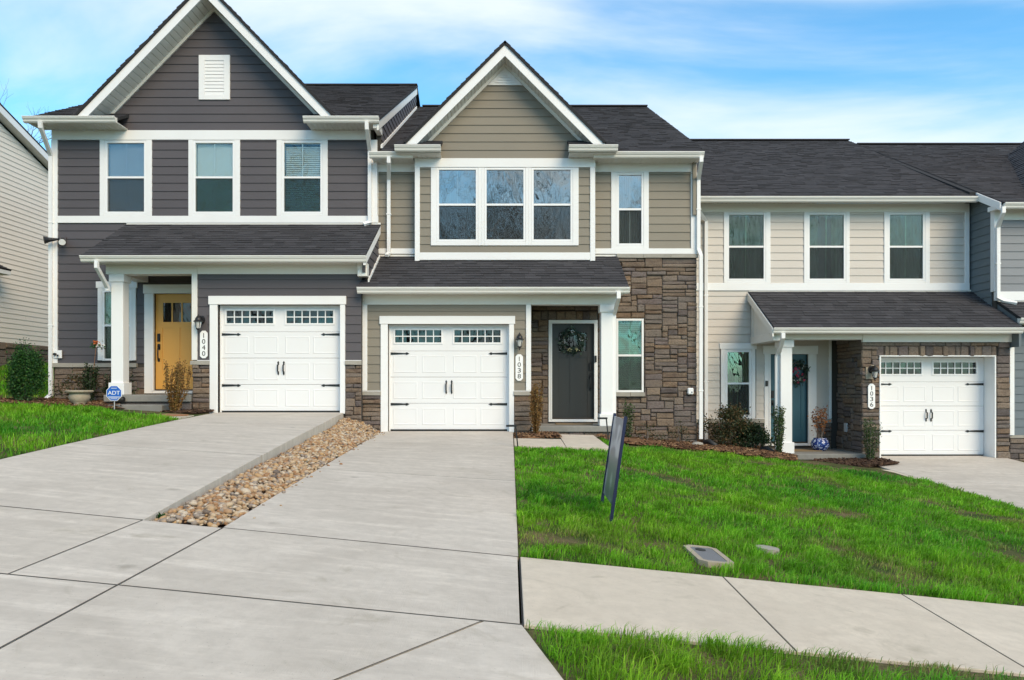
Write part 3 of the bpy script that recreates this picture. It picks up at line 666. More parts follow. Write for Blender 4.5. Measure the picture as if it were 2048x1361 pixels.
def garage_door(house, Y, x0, x1, z0, z1, dark='glass_dark'):
    """sectional door: four sections, raised panels, two rows of panes, strap hinges and pull handles"""
    w, h = x1 - x0, z1 - z0; sh = h / 4; D = empty_part('garage_door', ((x0 + x1) / 2, Y, z0), house)
    W = front(Y); ph = []
    grp = ((x0 + w * .045, x0 + w * .44), (x0 + w * .54, x0 + w * .935)); pz0, pz1 = z0 + 3 * sh + sh * .30, z0 + 3 * sh + sh * .82
    for k in range(4):
        zz0, zz1 = z0 + k * sh + .0025, z0 + (k + 1) * sh - .0025
        if k < 3: bx('door_section', x0, x1, Y, Y + .05, zz0, zz1, 'garage_white', D, .006)
        else:
            mb = MB(); xs_ = [x0, grp[0][0], grp[0][1], grp[1][0], grp[1][1], x1]
            for a, b, hole in ((0, 1, 0), (1, 2, 1), (2, 3, 0), (3, 4, 1), (4, 5, 0)):
                if hole:
                    mb.box(xs_[a], xs_[b], Y, Y + .05, zz0, pz0); mb.box(xs_[a], xs_[b], Y, Y + .05, pz1, zz1)
                else: mb.box(xs_[a], xs_[b], Y, Y + .05, zz0, zz1)
            mk('door_section', mb, 'garage_white', D, fix=True)
        if k < 3:
            for j in range(4):
                a = x0 + w * (.035, .275, .535, .765)[j]; b = a + w * .20; c, d = zz0 + sh * .17, zz1 - sh * .17; e = .020
                mb = MB(); o1, o2 = .0005, .006     # bevelled raised panel
                mb.add([W.p(a, c, o1), W.p(b, c, o1), W.p(b, d, o1), W.p(a, d, o1), W.p(a + .008, c + .008, o2), W.p(b - .008, c + .008, o2), W.p(b - .008, d - .008, o2), W.p(a + .008, d - .008, o2),
                        W.p(a + e, c + e, o2), W.p(b - e, c + e, o2), W.p(b - e, d - e, o2), W.p(a + e, d - e, o2), W.p(a + e + .01, c + e + .01, .0025), W.p(b - e - .01, c + e + .01, .0025), W.p(b - e - .01, d - e - .01, .0025), W.p(a + e + .01, d - e - .01, .0025)],
                       [(0, 1, 5, 4), (1, 2, 6, 5), (2, 3, 7, 6), (3, 0, 4, 7), (4, 5, 9, 8), (5, 6, 10, 9), (6, 7, 11, 10), (7, 4, 8, 11), (8, 9, 13, 12), (9, 10, 14, 13), (10, 11, 15, 14), (11, 8, 12, 15), (12, 13, 14, 15)])
                mk('panel', mb, 'garage_white', D, fix=True)
    for (a, b) in grp:
        mb = MB(); ring4(mb, (a - .022, b + .022, pz0 - .022, pz1 + .022), (a + .012, b - .012, pz0 + .012, pz1 - .012), Y - .014, Y + .02, .003)
        pw = (b - a - .024) / 6; hm = (pz0 + pz1) / 2
        for i in range(1, 6): mb.box(a + .012 + i * pw - .009, a + .012 + i * pw + .009, Y - .007, Y + .012, pz0 + .012, pz1 - .012)
        mb.box(a + .012, b - .012, Y - .0085, Y + .012, hm - .009, hm + .009)
        mk('window_grid', mb, 'white_vinyl', D, fix=True)
        for i in range(6):
            for (c, d) in ((pz0 + .012, hm - .009), (hm + .009, pz1 - .012)):
                bx('pane', a + .012 + i * pw + .008, a + .012 + (i + 1) * pw - .008, Y + .014, Y + .018, c, d, dark, D, 0)
    mb = MB(); mb.box(grp[0][0], grp[1][1], Y + .30, Y + .32, pz0 - .3, z1); mk('dark_pane_backing', mb, 'dark_interior', D)  # near-black sheet behind the panes, painted as the gloom of the garage
    hl = w * .165
    for zc in (z0 + sh * 2.90, z0 + sh * .965):
        for sgn, xe in ((1, x0 + .012), (-1, x1 - .012)):
            mb = MB(); q = lambda u_, v_, o_: (xe + sgn * u_, Y - o_, zc + v_)
            prof = [(0, -.026), (hl * .80, -.011), (hl * .82, -.022), (hl * .88, -.026), (hl * .93, -.013), (hl, 0), (hl * .93, .013), (hl * .88, .026), (hl * .82, .022), (hl * .80, .011), (0, .026)]
            mb.prism(prof, .001, .012, lambda p, v_, t_: q(p, v_, t_)); mk('strap_hinge', mb, 'black_metal', D, fix=True)
    zc = z0 + sh * 1.62; hh = sh * .44
    for sgn in (-1, 1):
        xc = (x0 + x1) / 2 + sgn * w * .046 / 1.0 * .5
        mb = MB(); pts = [(xc, Y - .012, zc - hh * .36), (xc, Y - .03, zc - hh * .30), (xc, Y - .05, zc - .06), (xc, Y - .052, zc + .06), (xc, Y - .03, zc + hh * .30), (xc, Y - .012, zc + hh * .36)]
        mb.tube(pts, [.009, .012, .015, .015, .012, .009], 8)
        for s2 in (-1, 1):
            pr = [(-.0, .085), (.012, .062), (.020, .045), (.013, .03), (.016, 0), (.010, -.02), (-.010, -.02), (-.016, 0), (-.013, .03), (-.020, .045), (-.012, .062)]
            mb.prism(pr, .001, .010, lambda p, q_, t_: (xc + p, Y - t_, zc + s2 * (hh * .33 + q_ * .8)))
        mk('pull_handle', mb, 'black_metal', D, fix=True)
    bx('bottom_seal', x0 + .01, x1 - .01, Y + .005, Y + .05, z0 - .03, z0 - .001, 'black_rubber', D, 0)
    return D
def empty_part(name, loc, parent):
    o = bpy.data.objects.new(name, None); COL.objects.link(o); o.empty_display_size = .1; return place(o, loc, parent)

def entry_door(house, Y, x0, x1, z0, z1, mat, lites, hand, glassmat='glass_dark', panels=2):
    """craftsman entry door; lites = number of panes across the top; hand = side of the lock (-1 left, 1 right)"""
    w, h = x1 - x0, z1 - z0; st = w * .155; D = None
    zt0, zt1 = z0 + h * .70, z0 + h * .915      # glass zone
    zp0, zp1 = z0 + h * .145, z0 + h * .645
    mb = MB(); T0, T1 = Y, Y + .045
    mb.cbox(x0, x0 + st, T0, T1, z0, z1); mb.cbox(x1 - st, x1, T0, T1, z0, z1)
    for a, b in ((z0, zp0), (zp1, zt0), (zt1, z1)): mb.box(x0 + st - .001, x1 - st + .001, T0 + .001, T1, a, b)
    if panels == 2: mb.box((x0 + x1) / 2 - .06, (x0 + x1) / 2 + .06, T0 + .0015, T1, zp0, zp1)
    if lites == 0: mb.box(x0 + st - .001, x1 - st + .001, T0 + .001, T1, zt0, zt1)
    D = mk('door', mb, mat, house, fix=True)
    cells = [(x0 + st, (x0 + x1) / 2 - .06), ((x0 + x1) / 2 + .06, x1 - st)] if panels == 2 else [(x0 + st, x1 - st)]
    for a, b in cells: bx('panel', a - .002, b + .002, Y + .013, Y + .04, zp0 - .002, zp1 + .002, mat, D, 0)
    if lites:
        g = (x1 - x0 - 2 * st) / lites
        for i in range(lites):
            a = x0 + st + i * g; bx('pane', a + .012, a + g - .012, Y + .018, Y + .024, zt0 + .01, zt1 - .01, glassmat, D, 0)
        mb = MB()
        for i in range(lites + 1): mb.box(x0 + st + i * g - .014, x0 + st + i * g + .014, Y + .004, Y + .04, zt0, zt1)
        mb.box(x0 + st, x1 - st, Y + .006, Y + .04, zt0 - .004, zt0 + .014); mb.box(x0 + st, x1 - st, Y + .006, Y + .04, zt1 - .014, zt1 + .004)
        mk('glazing_bar', mb, mat, D, fix=True)
    xk = x0 + .075 if hand < 0 else x1 - .075
    mb = MB(); mb.cbox(xk - .032, xk + .032, Y - .028, Y, z0 + h * .50, z0 + h * .585, .008); mb.cbox(xk - .02, xk + .02, Y - .034, Y - .028, z0 + h * .515, z0 + h * .57, .003); mk('lock', mb, 'black_metal', D, fix=True)
    mb = MB(); mb.cbox(xk - .03, xk + .03, Y - .02, Y, z0 + h * .415, z0 + h * .475, .006); mb.cbox(xk - .022, xk + .022, Y - .02, Y, z0 + h * .29, z0 + h * .325, .006)
    mb.tube([(xk, Y - .01, z0 + h * .45), (xk, Y - .055, z0 + h * .43), (xk, Y - .06, z0 + h * .37), (xk, Y - .05, z0 + h * .32), (xk, Y - .01, z0 + h * .305)], .013, 8); mk('handle', mb, 'black_metal', D, fix=True)
    bx('threshold', x0, x1, Y - .04, Y + .06, z0 - .03, z0 - .002, 'brass', D)
    return D
# ------------------------------------------------------------------ shared roof and trim pieces
def sloped(house, name, mat, xe, xa, zfun, y0, y1, d0, d1, n=1, gap=0.0):
    """a board or a ribbed lining under a sloping gable edge between xe and xa; d0, d1 = vertical distance below the roof surface"""
    mb = MB()
    for i in range(n):
        a = xe + (xa - xe) * i / n; b = xe + (xa - xe) * (i + 1) / n; s = 1 if xa > xe else -1
        if n > 1: a += s * gap / 2; b -= s * gap / 2
        p, q = (a, b) if a < b else (b, a)
        mb.hexa([(p, y0, zfun(p) - d1), (q, y0, zfun(q) - d1), (q, y1, zfun(q) - d1), (p, y1, zfun(p) - d1), (p, y0, zfun(p) - d0), (q, y0, zfun(q) - d0), (q, y1, zfun(q) - d0), (p, y1, zfun(p) - d0)])
    return mk(name, mb, mat, house, fix=True)
def front_gable(house, xa, za, slope, half, yf, yw, yback, clad, z_base, seed, vent=None):
    """cross gable facing the street: roof planes, rake boards, ribbed soffit and the clad triangle"""
    zr = lambda X: za - slope * abs(X - xa); c = 1 / math.hypot(1, slope)
    S = half * math.hypot(1, slope); ze = za - slope * half
    roof_plane(house, (xa + half, yf - .03, ze), (0, 1, 0), (-1, 0, slope), yback - yf, S, seed=seed)
    roof_plane(house, (xa - half, yback, ze), (0, -1, 0), (1, 0, slope), yback - yf + .03, S, seed=seed + 1)
    for s in (-1, 1):
        hc = half - .24 / slope
        mb = MB(); mb.prism([(xa, za - .055), (xa + s * half, ze - .055), (xa + s * half, ze - .06), (xa + s * hc, ze - .06), (xa, za - .30)], yf, yf + .03, lambda p, q, t_: (p, t_, q)); mk('rake_board', mb, 'white_trim', house, fix=True)
        sloped(house, 'rake_soffit', 'soffit', xa + s * (hc - .01), xa + s * .001, zr, yf + .031, yw - .03, .27, .29, n=26, gap=.014)
        sloped(house, 'rake_lining', 'soffit', xa + s * (hc - .01), xa + s * .001, zr, yf + .031, yw - .03, .262, .269)
        sloped(house, 'rake_frieze', 'cream_trim', xa + s * (hc - .01), xa, zr, yw - .045, yw + .02, .28, .37)
    zt = za - .33
    mb = MB(); hb = (zt - z_base) / slope
    mb.add([(xa - hb, yw, z_base), (xa + hb, yw, z_base), (xa, yw, zt), (xa - hb, yw + .1, z_base), (xa + hb, yw + .1, z_base), (xa, yw + .1, zt)], [(0, 1, 2), (5, 4, 3), (0, 3, 4, 1), (1, 4, 5, 2), (2, 5, 3, 0)])
    wl_ = mk('gable_wall', mb, 'mortar', house, fix=True)
    siding(wl_, front(yw), xa - hb, xa + hb, z_base, zt - .02, clad, holes=[vent] if vent else [], clip=lambda z: (xa - max(0, (zt - z)) / slope, xa + max(0, (zt - z)) / slope), seed=seed, maxlen=9)
    return zr
def dims(*a): return a

# ================================================================== dark grey townhouse, number 1040
YW, YG = 16.0, 14.8
h40 = empty('townhouse', (-6.37, 18, .2), 'dark charcoal townhouse with tall front gable and yellow door', 'townhouse')
XL, XR = wx(107, YW), -2.93
z_fr0, z_fr1 = wz(281, YW), wz(262, YW); z_b0, z_b1 = wz(447, YW), wz(433, YW)
up = [(211.5, 293.5), (387.5, 470.5), (564.5, 645.5)]; cs = [(201, 305), (378, 481), (554, 656)]
frs = [rect(YW, a, b, 283, 428.5) for a, b in up]
lw = rect(YW, 206, 264, 581, 722); dr = (wx(309, YW), wx(309, YW) + .92, wz(779, YW), wz(588, YW))
wa = wall_sheet(h40, YW, XL + .01, XR, .1, z_fr1, frs + [lw, dr])
bx('dark_room_block', XL + .05, XR - .02, YW + .6, 27.5, .1, z_fr1, 'dark_interior', h40, 0)  # added block, coloured near black to stand in for the unlit rooms
bx('side_wall', XL + .012, XL + .112, YW + .102, 27.5, .1, z_fr1, 'siding_charcoal', h40, 0)
for i, ((a, b), fr) in enumerate(zip(cs, frs)):
    window(h40, YW, fr, (wx(a, YW), wx(b, YW), z_b1 + .001, z_fr0 - .001), ('shade', 'shade', 'blind')[i], 'glass_grey' if i == 0 else 'glass', gl2='glass_grey' if i == 0 else 'glass_green')
holes = [(wx(a, YW), wx(b, YW), z_b1, z_fr0) for a, b in cs]
siding(wa, front(YW), wx(117, YW), wx(742, YW), z_b1, z_fr0, 'siding_charcoal', holes, seed=11)
z_sb = wz(727, YW)
holes = [(wx(196, YW), wx(274, YW), z_sb, wz(564, YW)), (wx(290, YW), wx(300, YW) + 1.3, -1, wz(570, YW))]
siding(wa, front(YW), wx(117, YW), -6.0, z_sb, z_b0, 'siding_charcoal', holes, seed=12)
for a, b, c, d, dy in ((105, 742, 262, 281, .040), (117, 757, 433, 447, .042)):
    bx('trim_board', wx(a, YW), min(wx(b, YW), -2.83), YW - dy, YW + .02, wz(d, YW), wz(c, YW), 'white_trim', h40)
bx('corner_board', wx(104.5, YW), wx(117, YW) - .001, YW - .045, YW + .09, z_sb + .001, z_fr0 - .002, 'white_trim', h40)
bx('corner_board', wx(742, YW), wx(755, YW), YW - .038, YW + .09, z_b1 + .001, z_fr0 - .001, 'white_trim', h40)
stones(wa, front(YW), XL + .03, wx(290, YW), .30, wz(735, YW), seed=21, big=.9)
caps(wa, front(YW), XL + .0, wx(196, YW) + .86, wz(735, YW), wz(727, YW) - wz(735, YW), .075, L=.5)
window(h40, YW, lw, (wx(197, YW), wx(273, YW), z_sb + .06, wz(577, YW)), 'shade', 'glass_green', ears=.035)
# main roof, behind the gable
SL = .508; V40 = (0, 1, SL); RX0, RX1 = -10.10, -2.72
e0 = lambda Y: 6.50 + SL * (Y - 15.5)
cl = math.hypot(1, SL)
roof_plane(h40, (RX0, 16.02, e0(16.02)), (1, 0, 0), V40, RX1 - RX0, (21.9 - 16.02) * cl, seed=31)
roof_plane(h40, (RX1, 28.3, e0(21.9) - SL * 6.4), (-1, 0, 0), (0, -1, SL), RX1 - RX0, 6.4 * cl, seed=32, shing=False)
for a, b in ((RX0, wx(232, 15.45)), (wx(607, 15.45), RX1)):
    roof_plane(h40, (a, 15.46, e0(15.46)), (1, 0, 0), V40, b - a, .60 * cl, seed=33, name='eave_roof')
    gutter(h40, 15.50, a, b, 6.385); soffit(h40, a + .02, b - .02, 15.51, YW - .03, z_fr1 + .002)
    bx('fascia', a + .01, b - .01, 15.501, 15.525, z_fr1 + .023, 6.475, 'cream_trim', h40)
bx('ridge_cap', RX0, RX1, 21.80, 22.0, e0(21.9) + .0, e0(21.9) + .035, 'shingle', h40)
front_gable(h40, -6.355, 9.33, 1.03, 2.70, 15.47, YW, 21.0, 'siding_charcoal', z_fr1 + .001, 41, vent=(wx(399, YW), wx(461, YW), wz(201, YW), wz(112, YW)))
v = rect(YW, 399, 461, 112, 201); mb = MB(); ring4(mb, v, (v[0] + .13, v[1] - .13, v[2] + .10, v[3] - .12), YW - .045, YW + .02); vt = mk('gable_vent', mb, 'white_trim', h40, fix=True)
bx('vent_back', v[0] + .12, v[1] - .12, YW - .012, YW + .01, v[2] + .09, v[3] - .11, 'white_trim', vt, 0)
n = 10
for i in range(n):
    z = v[2] + .10 + (v[3] - v[2] - .22) * i / n; dz = (v[3] - v[2] - .22) / n
    mb = MB(); q0, q1 = v[0] + .132, v[1] - .132; mb.hexa([(q0, YW - .040, z), (q1, YW - .040, z), (q1, YW - .012, z), (q0, YW - .012, z), (q0, YW - .030, z + dz * .93), (q1, YW - .030, z + dz * .93), (q1, YW - .012, z + dz * .93), (q0, YW - .012, z + dz * .93)])
    mk('louvre', mb, 'white_trim', vt, fix=True)
# end wall standing above the neighbour's roof
r38 = lambda Y: 5.83 + .515 * (Y - 15.6)
mb = MB(); X0 = -2.775
P = [(16.0, r38(16.0) - .3), (21.9, r38(21.9) - .3), (21.9, e0(21.9) - .1), (16.0, e0(16.0) - .1)]
mb.prism(P, X0 - .1, X0, lambda p, q, t_: (t_, p, q)); ew = mk('end_wall', mb, 'mortar', h40, fix=True)
siding(ew, right(X0), 16.0, 21.9, r38(16.0), e0(21.9) - .2, 'siding_charcoal', clip=lambda z: (max(16.0, 15.5 + (z + .24 - 6.50) / SL), min(21.9, 15.6 + (z - 5.83) / .515)), expo=.178, maxlen=9, seed=13)
for nm, d0, d1, f_ in (('rake_board', .02, .25, e0), ('flashing', -.075, -.005, r38)):
    mb = MB(); a, b = (15.5, 21.95) if nm == 'rake_board' else (15.95, 21.9)
    mb.prism([(a, f_(a) - d1), (b, f_(b) - d1), (b, f_(b) - d0), (a, f_(a) - d0)], X0 + .001, X0 + .04, lambda p, q, t_: (t_, p, q)); mk(nm, mb, 'cream_trim' if nm == 'rake_board' else 'white_trim', h40, fix=True)
mb = MB(); mb.box(X0 - .08, X0 + .03, 15.52, 16.0, z_fr0 + .1, 6.42); mk('eave_return', mb, 'cream_trim', h40)
# porch and garage roof
def low_roof(house, x0, x1, ye, ze, yw, zw, yg, zs_, seed):
    s = (zw - ze) / (yw - ye); S = (yw - ye) * math.hypot(1, s)
    roof_plane(house, (x0, ye, ze), (1, 0, 0), (0, 1, s), x1 - x0, S, seed=seed, name='porch_roof')
    gutter(house, ye + .065, x0 - .015, x1 + .015, ze - .128); bx('fascia', x0, x1, ye + .066, ye + .09, zs_ + .022, ze - .02, 'cream_trim', house)
    soffit(house, x0 + .03, x1 - .03, ye + .075, yg - .035, zs_)
    bx('flashing', x0, x1, yw - .03, yw - .004, zw - .02, zw + .03, 'cream_trim', house)
    return s
X0, X1 = wx(163, 14.3), -2.78; ZE, ZT = wz(511, 14.3), wz(449, YW)
s = low_roof(h40, X0, X1, 14.3, ZE, YW, ZT, YG, 3.318, 51)
bx('beam', wx(213, YG), wx(396, YG), YG - .03, YG + .24, wz(549, YG), 3.335, 'cream_trim', h40)
bx('frieze_board', wx(396, YG) + .002, wx(723, YG), YG - .033, YG + .06, wz(549, YG), 3.335, 'cream_trim', h40)
bx('beam', wx(213, YG), wx(213, YG) + .27, YG + .242, YW - .04, wz(549, YG), 3.335, 'cream_trim', h40)
bx('porch_ceiling', wx(213, YG) + .02, -6.2, YG + .02, YW - .03, 3.336, 3.36, 'soffit', h40)
zr = lambda Y: ZE + s * (Y - 14.3)
for xx, nm in ((X1 - .05, 'roof_cheek'), (X0 + .15, 'roof_cheek')):
    mb = MB(); mb.prism([(14.55, 3.14 if xx > -4 else 3.36), (YW - .02, 3.14 if xx > -4 else 3.36), (YW - .02, zr(YW) - .06), (14.55, zr(14.55) - .06)], xx - .06, xx, lambda p, q, t_: (t_, p, q)); ck = mk(nm, mb, 'siding_charcoal', h40, fix=True)
    if xx > -4:
        siding(ck, right(xx), 14.6, YW - .05, 3.14, ZT - .1, 'siding_charcoal', clip=lambda z: (max(14.6, 14.3 + (z + .1 - ZE) / s), YW - .05), seed=14)
        mb = MB(); mb.prism([(14.33, zr(14.33) - .20), (YW, zr(YW) - .20), (YW, zr(YW) - .03), (14.33, zr(14.33) - .03)], xx + .002, xx + .05, lambda p, q, t_: (t_, p, q)); mk('rake_board', mb, 'white_trim', h40, fix=True)
        r8 = lambda Y: 2.856 + .56 * (Y - 14.55)
        mb = MB(); mb.prism([(14.75, r8(14.75) + .0), (YW, r8(YW) + .0), (YW, r8(YW) + .07), (14.75, r8(14.75) + .07)], xx + .012, xx + .04, lambda p, q, t_: (t_, p, q)); mk('flashing', mb, 'white_trim', h40, fix=True)
        bx('corner_board', xx - .16, xx + .03, 14.58, 14.77, wz(556, YG), 3.33, 'cream_trim', h40)
# garage bay
op = (wx(436, YG), wx(681, YG), .385, wz(610, YG)); gw = wall_sheet(h40, YG, wx(386, YG), wx(723, YG), -.2, wz(549, YG), [op])
bx('side_wall', wx(386, YG), wx(386, YG) + .1, YG + .102, YW - .002, .1, 3.33, 'siding_charcoal', h40, 0)
zc0, zc1 = wz(730, YG), wz(722, YG)
co = (wx(421, YG), wx(691, YG), .385, wz(593, YG))
siding(gw, front(YG), wx(396, YG), wx(723, YG), zc1 + .012, wz(549, YG), 'siding_charcoal', [co], seed=15)
bx('corner_board', wx(385, YG), wx(396, YG) - .001, YG - .045, YG + .06, zc1 + .013, wz(549, YG) - .002, 'cream_trim', h40)
bx('sill_board', wx(396, YG), wx(421, YG), YG - .04, YG + .02, zc1, zc1 + .011, 'white_trim', h40, 0); bx('sill_board', wx(691, YG), wx(723, YG), YG - .04, YG + .02, zc1, zc1 + .011, 'white_trim', h40, 0)
stones(gw, front(YG), wx(386, YG), co[0], .30, zc0, seed=22, big=.7); caps(gw, front(YG), wx(385, YG) - .02, co[0], zc0, zc1 - zc0 - .004)
stones(gw, front(YG), co[1], wx(723, YG), -.25, zc0, seed=23, big=.8); caps(gw, front(YG), co[1], wx(723, YG) + .01, zc0, zc1 - zc0 - .004)
def garage_trim(house, Y, op, co, head, ear):
    bx('jamb', co[0], op[0], Y - .05, Y + .16, op[2] - .02, op[3], 'white_trim', house); bx('jamb', op[1], co[1], Y - .05, Y + .16, op[2] - .02, op[3], 'white_trim', house)
    bx('head_board', co[0] - ear, co[1] + ear, Y - .062, Y + .02, op[3] + .001, co[3], 'white_trim', house); bx('head_lining', op[0], op[1], Y + .0, Y + .16, op[3] + .001, op[3] + .02, 'white_trim', house)
    bx('stop_board', op[0] + .001, op[0] + .035, Y + .085, Y + .118, op[2], op[3], 'white_vinyl', house); bx('stop_board', op[1] - .035, op[1] - .001, Y + .085, Y + .118, op[2], op[3], 'white_vinyl', house)
garage_trim(h40, YG, op, co, .14, .022)
garage_door(h40, YG + .12, op[0] + .004, op[1] - .004, .415, op[3])
# porch
column(h40, wx(222, YG), wx(246, YG), YG, wz(790, YG), wz(549, YG) - .001)
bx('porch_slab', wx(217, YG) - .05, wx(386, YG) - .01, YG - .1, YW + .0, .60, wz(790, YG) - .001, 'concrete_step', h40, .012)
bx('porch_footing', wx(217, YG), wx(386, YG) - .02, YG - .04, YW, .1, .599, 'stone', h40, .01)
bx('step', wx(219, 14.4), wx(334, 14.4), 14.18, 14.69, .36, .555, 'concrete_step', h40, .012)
entry_door(h40, YW + .05, dr[0], dr[1], dr[2], dr[3], 'door_yellow', 3, -1)
def door_frame(house, Y, dr, oa, ob, top, head=None, ear=0.0, sill=.09):
    mb = MB(); mb.cbox(oa, dr[0] - .001, Y - .04, Y + .1, dr[2] - sill, dr[3] + .001); mb.cbox(dr[1] + .001, ob, Y - .04, Y + .1, dr[2] - sill, dr[3] + .001)
    mb.cbox(oa - ear, ob + ear, Y - .05, Y + .1, dr[3] + .002, top); mb.cbox(dr[0] - .0005, dr[1] + .0005, Y - .035, Y + .1, dr[2] - sill, dr[2] - .032)
    for a, b in ((dr[0] - .035, dr[0] - .0005), (dr[1] + .0005, dr[1] + .035)): mb.box(a, b, Y - .055, Y - .041, dr[2] - .03, dr[3] + .03)
    return mk('door_frame', mb, 'white_trim', house, fix=True)
door_frame(h40, YW, dr, wx(290, YW), dr[1] + .14, wz(570, YW), ear=.02)
# downspouts
downspout(h40, [(wx(85, 15.5), 15.42, 6.40), (wx(85, 15.5), 15.44, 6.28), (XL - .02, YW - .06, 5.85), (XL - .02, YW - .06, .72), (XL - .10, YW - .10, .64)], straps=[(XL - .02, YW - .06, 4.4), (XL - .02, YW - .06, 2.2)])
downspout(h40, [(wx(735, 15.5), 15.42, 6.40), (wx(735, 15.5), 15.44, 6.25), (-3.0, YW - .085, 5.95), (-3.0, YW - .085, 4.42), (-3.12, YW - .14, 4.36)])
downspout(h40, [(wx(194, 14.3), 14.29, 3.33), (wx(194, 14.3), 14.29, 3.20), (wx(219, YG), YG - .06, 2.86), (wx(219, YG), YG - .06, 2.80)], side=Vector((0, 1, 0)))

# ================================================================== taupe townhouse, number 1038
YW, YG, YBAY = 16.1, 15.0, 15.85
h38 = empty('townhouse', (.6, 18, 0), 'taupe townhouse with brown stone wall, triple window and dark door', 'townhouse')
XL, XR = -2.90, wx(1393, YW)
dr = rect(YW, 1104, 1188, 648, 836); lw = rect(YW, 1232, 1287, 638, 785); uw = rect(YW, 1233.5, 1286.5, 347, 492)
z_f0, z_f1, z_b0, z_b1 = wz(345, YW), wz(326, YW), wz(509, YW), wz(498, YW)
wa = wall_sheet(h38, YW, XL, XR - .01, -.6, z_f1, [dr, lw, uw])
bx('dark_room_block', XL + .02, XR - .02, YW + .6, 28, -.6, z_f1, 'dark_interior', h38, 0)
bx('side_wall', XR - .112, XR - .012, YW + .102, 28, -.6, z_f1 - .2, 'siding_taupe', h38, 0)
stones(wa, front(YW), .40, XR, -.50, wz(517, YW), [(wx(1097, YW), wx(1195, YW), -1, wz(641, YW)), lw, (wx(1064, YW), wx(1197, YW), wz(641, YW), wz(623, YW)), (lw[0], lw[1], lw[2] - .09, lw[2])], seed=24, keep=lambda u_, z: not (u_ < 2.2 and z > 2.62) and not (u_ < 2.25 and z > 3.2))
rg = random.Random(5); xx = wx(1064, YW)
while xx < wx(1197, YW) - .05:
    w_ = min(.11 + rg.random() * .13, wx(1197, YW) - xx); one_stone(wa, front(YW), xx, xx + w_, wz(641, YW), wz(623, YW), rg); xx += w_
caps(wa, front(YW), wx(1232, YW), XR + .02, wz(517, YW), z_b0 - wz(517, YW) - .006, .08, L=.6); caps(wa, front(YW), lw[0] - .01, lw[1] + .02, lw[2] - .088, .082, .085, L=.4)
bx('trim_board', wx(1190, YW), XR + .005, YW - .045, YW + .02, z_b0, z_b1, 'white_trim', h38); bx('trim_board', wx(757, YW), wx(836, YW), YW - .045, YW + .02, z_b0, z_b1, 'white_trim', h38)
bx('trim_board', wx(1190, YW), XR, YW - .04, YW + .02, z_f0, z_f1, 'white_trim', h38); bx('trim_board', wx(757, YW), wx(836, YW), YW - .04, YW + .02, z_f0, z_f1, 'white_trim', h38)
bx('corner_board', wx(1381, YW), XR + .004, YW - .043, YW + .09, z_b1 + .001, z_f0 - .001, 'white_trim', h38)
bx('corner_board', wx(750, YW), wx(757, YW), YW - .043, YW + .02, z_b0, z_f1, 'white_trim', h38)
window(h38, YW, uw, (wx(1222, YW), wx(1297, YW), z_b1 + .001, z_f0 - .001), 'curtain', 'glass_clear_reflecting', gl2='glass')
siding(wa, front(YW), wx(1190, YW), wx(1381, YW), z_b1, z_f0, 'siding_taupe', [(wx(1222, YW), wx(1297, YW), z_b1, z_f0)], seed=16)
siding(wa, front(YW), wx(757, YW), wx(834, YW), z_b1, z_f0, 'siding_taupe', seed=17)
window(h38, YW, lw, None, 'blind', 'glass_green', gl2='glass_green')
# bay with the triple window
z0, z1, zq0, zq1 = wz(521, YBAY), wz(506, YBAY), wz(336, YBAY), wz(318, YBAY); BX0, BX1 = wx(830, YBAY), wx(1190, YBAY)
frs = [rect(YBAY, a, b, 336.5, 484) for a, b in ((874, 956), (969, 1051), (1063, 1145))]; cw = (wx(862, YBAY), wx(1157, YBAY), wz(492, YBAY), zq0)
bw = wall_sheet(h38, YBAY, BX0 + .005, BX1 - .005, z0, zq1, frs, th=.06)
bx('bay_side', BX0 + .006, BX0 + .066, YBAY + .061, YW - .002, z0, zq1, 'siding_taupe', h38, 0); bx('bay_side', BX1 - .066, BX1 - .006, YBAY + .061, YW - .002, z0, zq1, 'siding_taupe', h38, 0)
for a, b in ((BX0, wx(840, YBAY)), (wx(1180, YBAY), BX1)): bx('corner_board', a, b, YBAY - .042, YBAY + .1, z0 - .03, zq0 - .001, 'white_trim', h38)
bx('trim_board', BX0 - .005, BX1 + .005, YBAY - .044, YBAY + .02, zq0, zq1, 'white_trim', h38); bx('trim_board', wx(840, YBAY) + .001, wx(1180, YBAY) - .001, YBAY - .040, YBAY + .02, z0, z1, 'white_trim', h38)
siding(bw, front(YBAY), wx(840, YBAY), wx(1180, YBAY), z1, zq0, 'siding_taupe', [cw], seed=18)
cx = [cw[0], wx(962.5, YBAY), wx(1057, YBAY), cw[1]]
for i in range(3): window(h38, YBAY, frs[i], (cx[i] + .0006, cx[i + 1] - .0006, cw[2], frs[i][3] + .0005), 'drape', 'glass_clear_reflecting', gl2='glass_clear_reflecting')
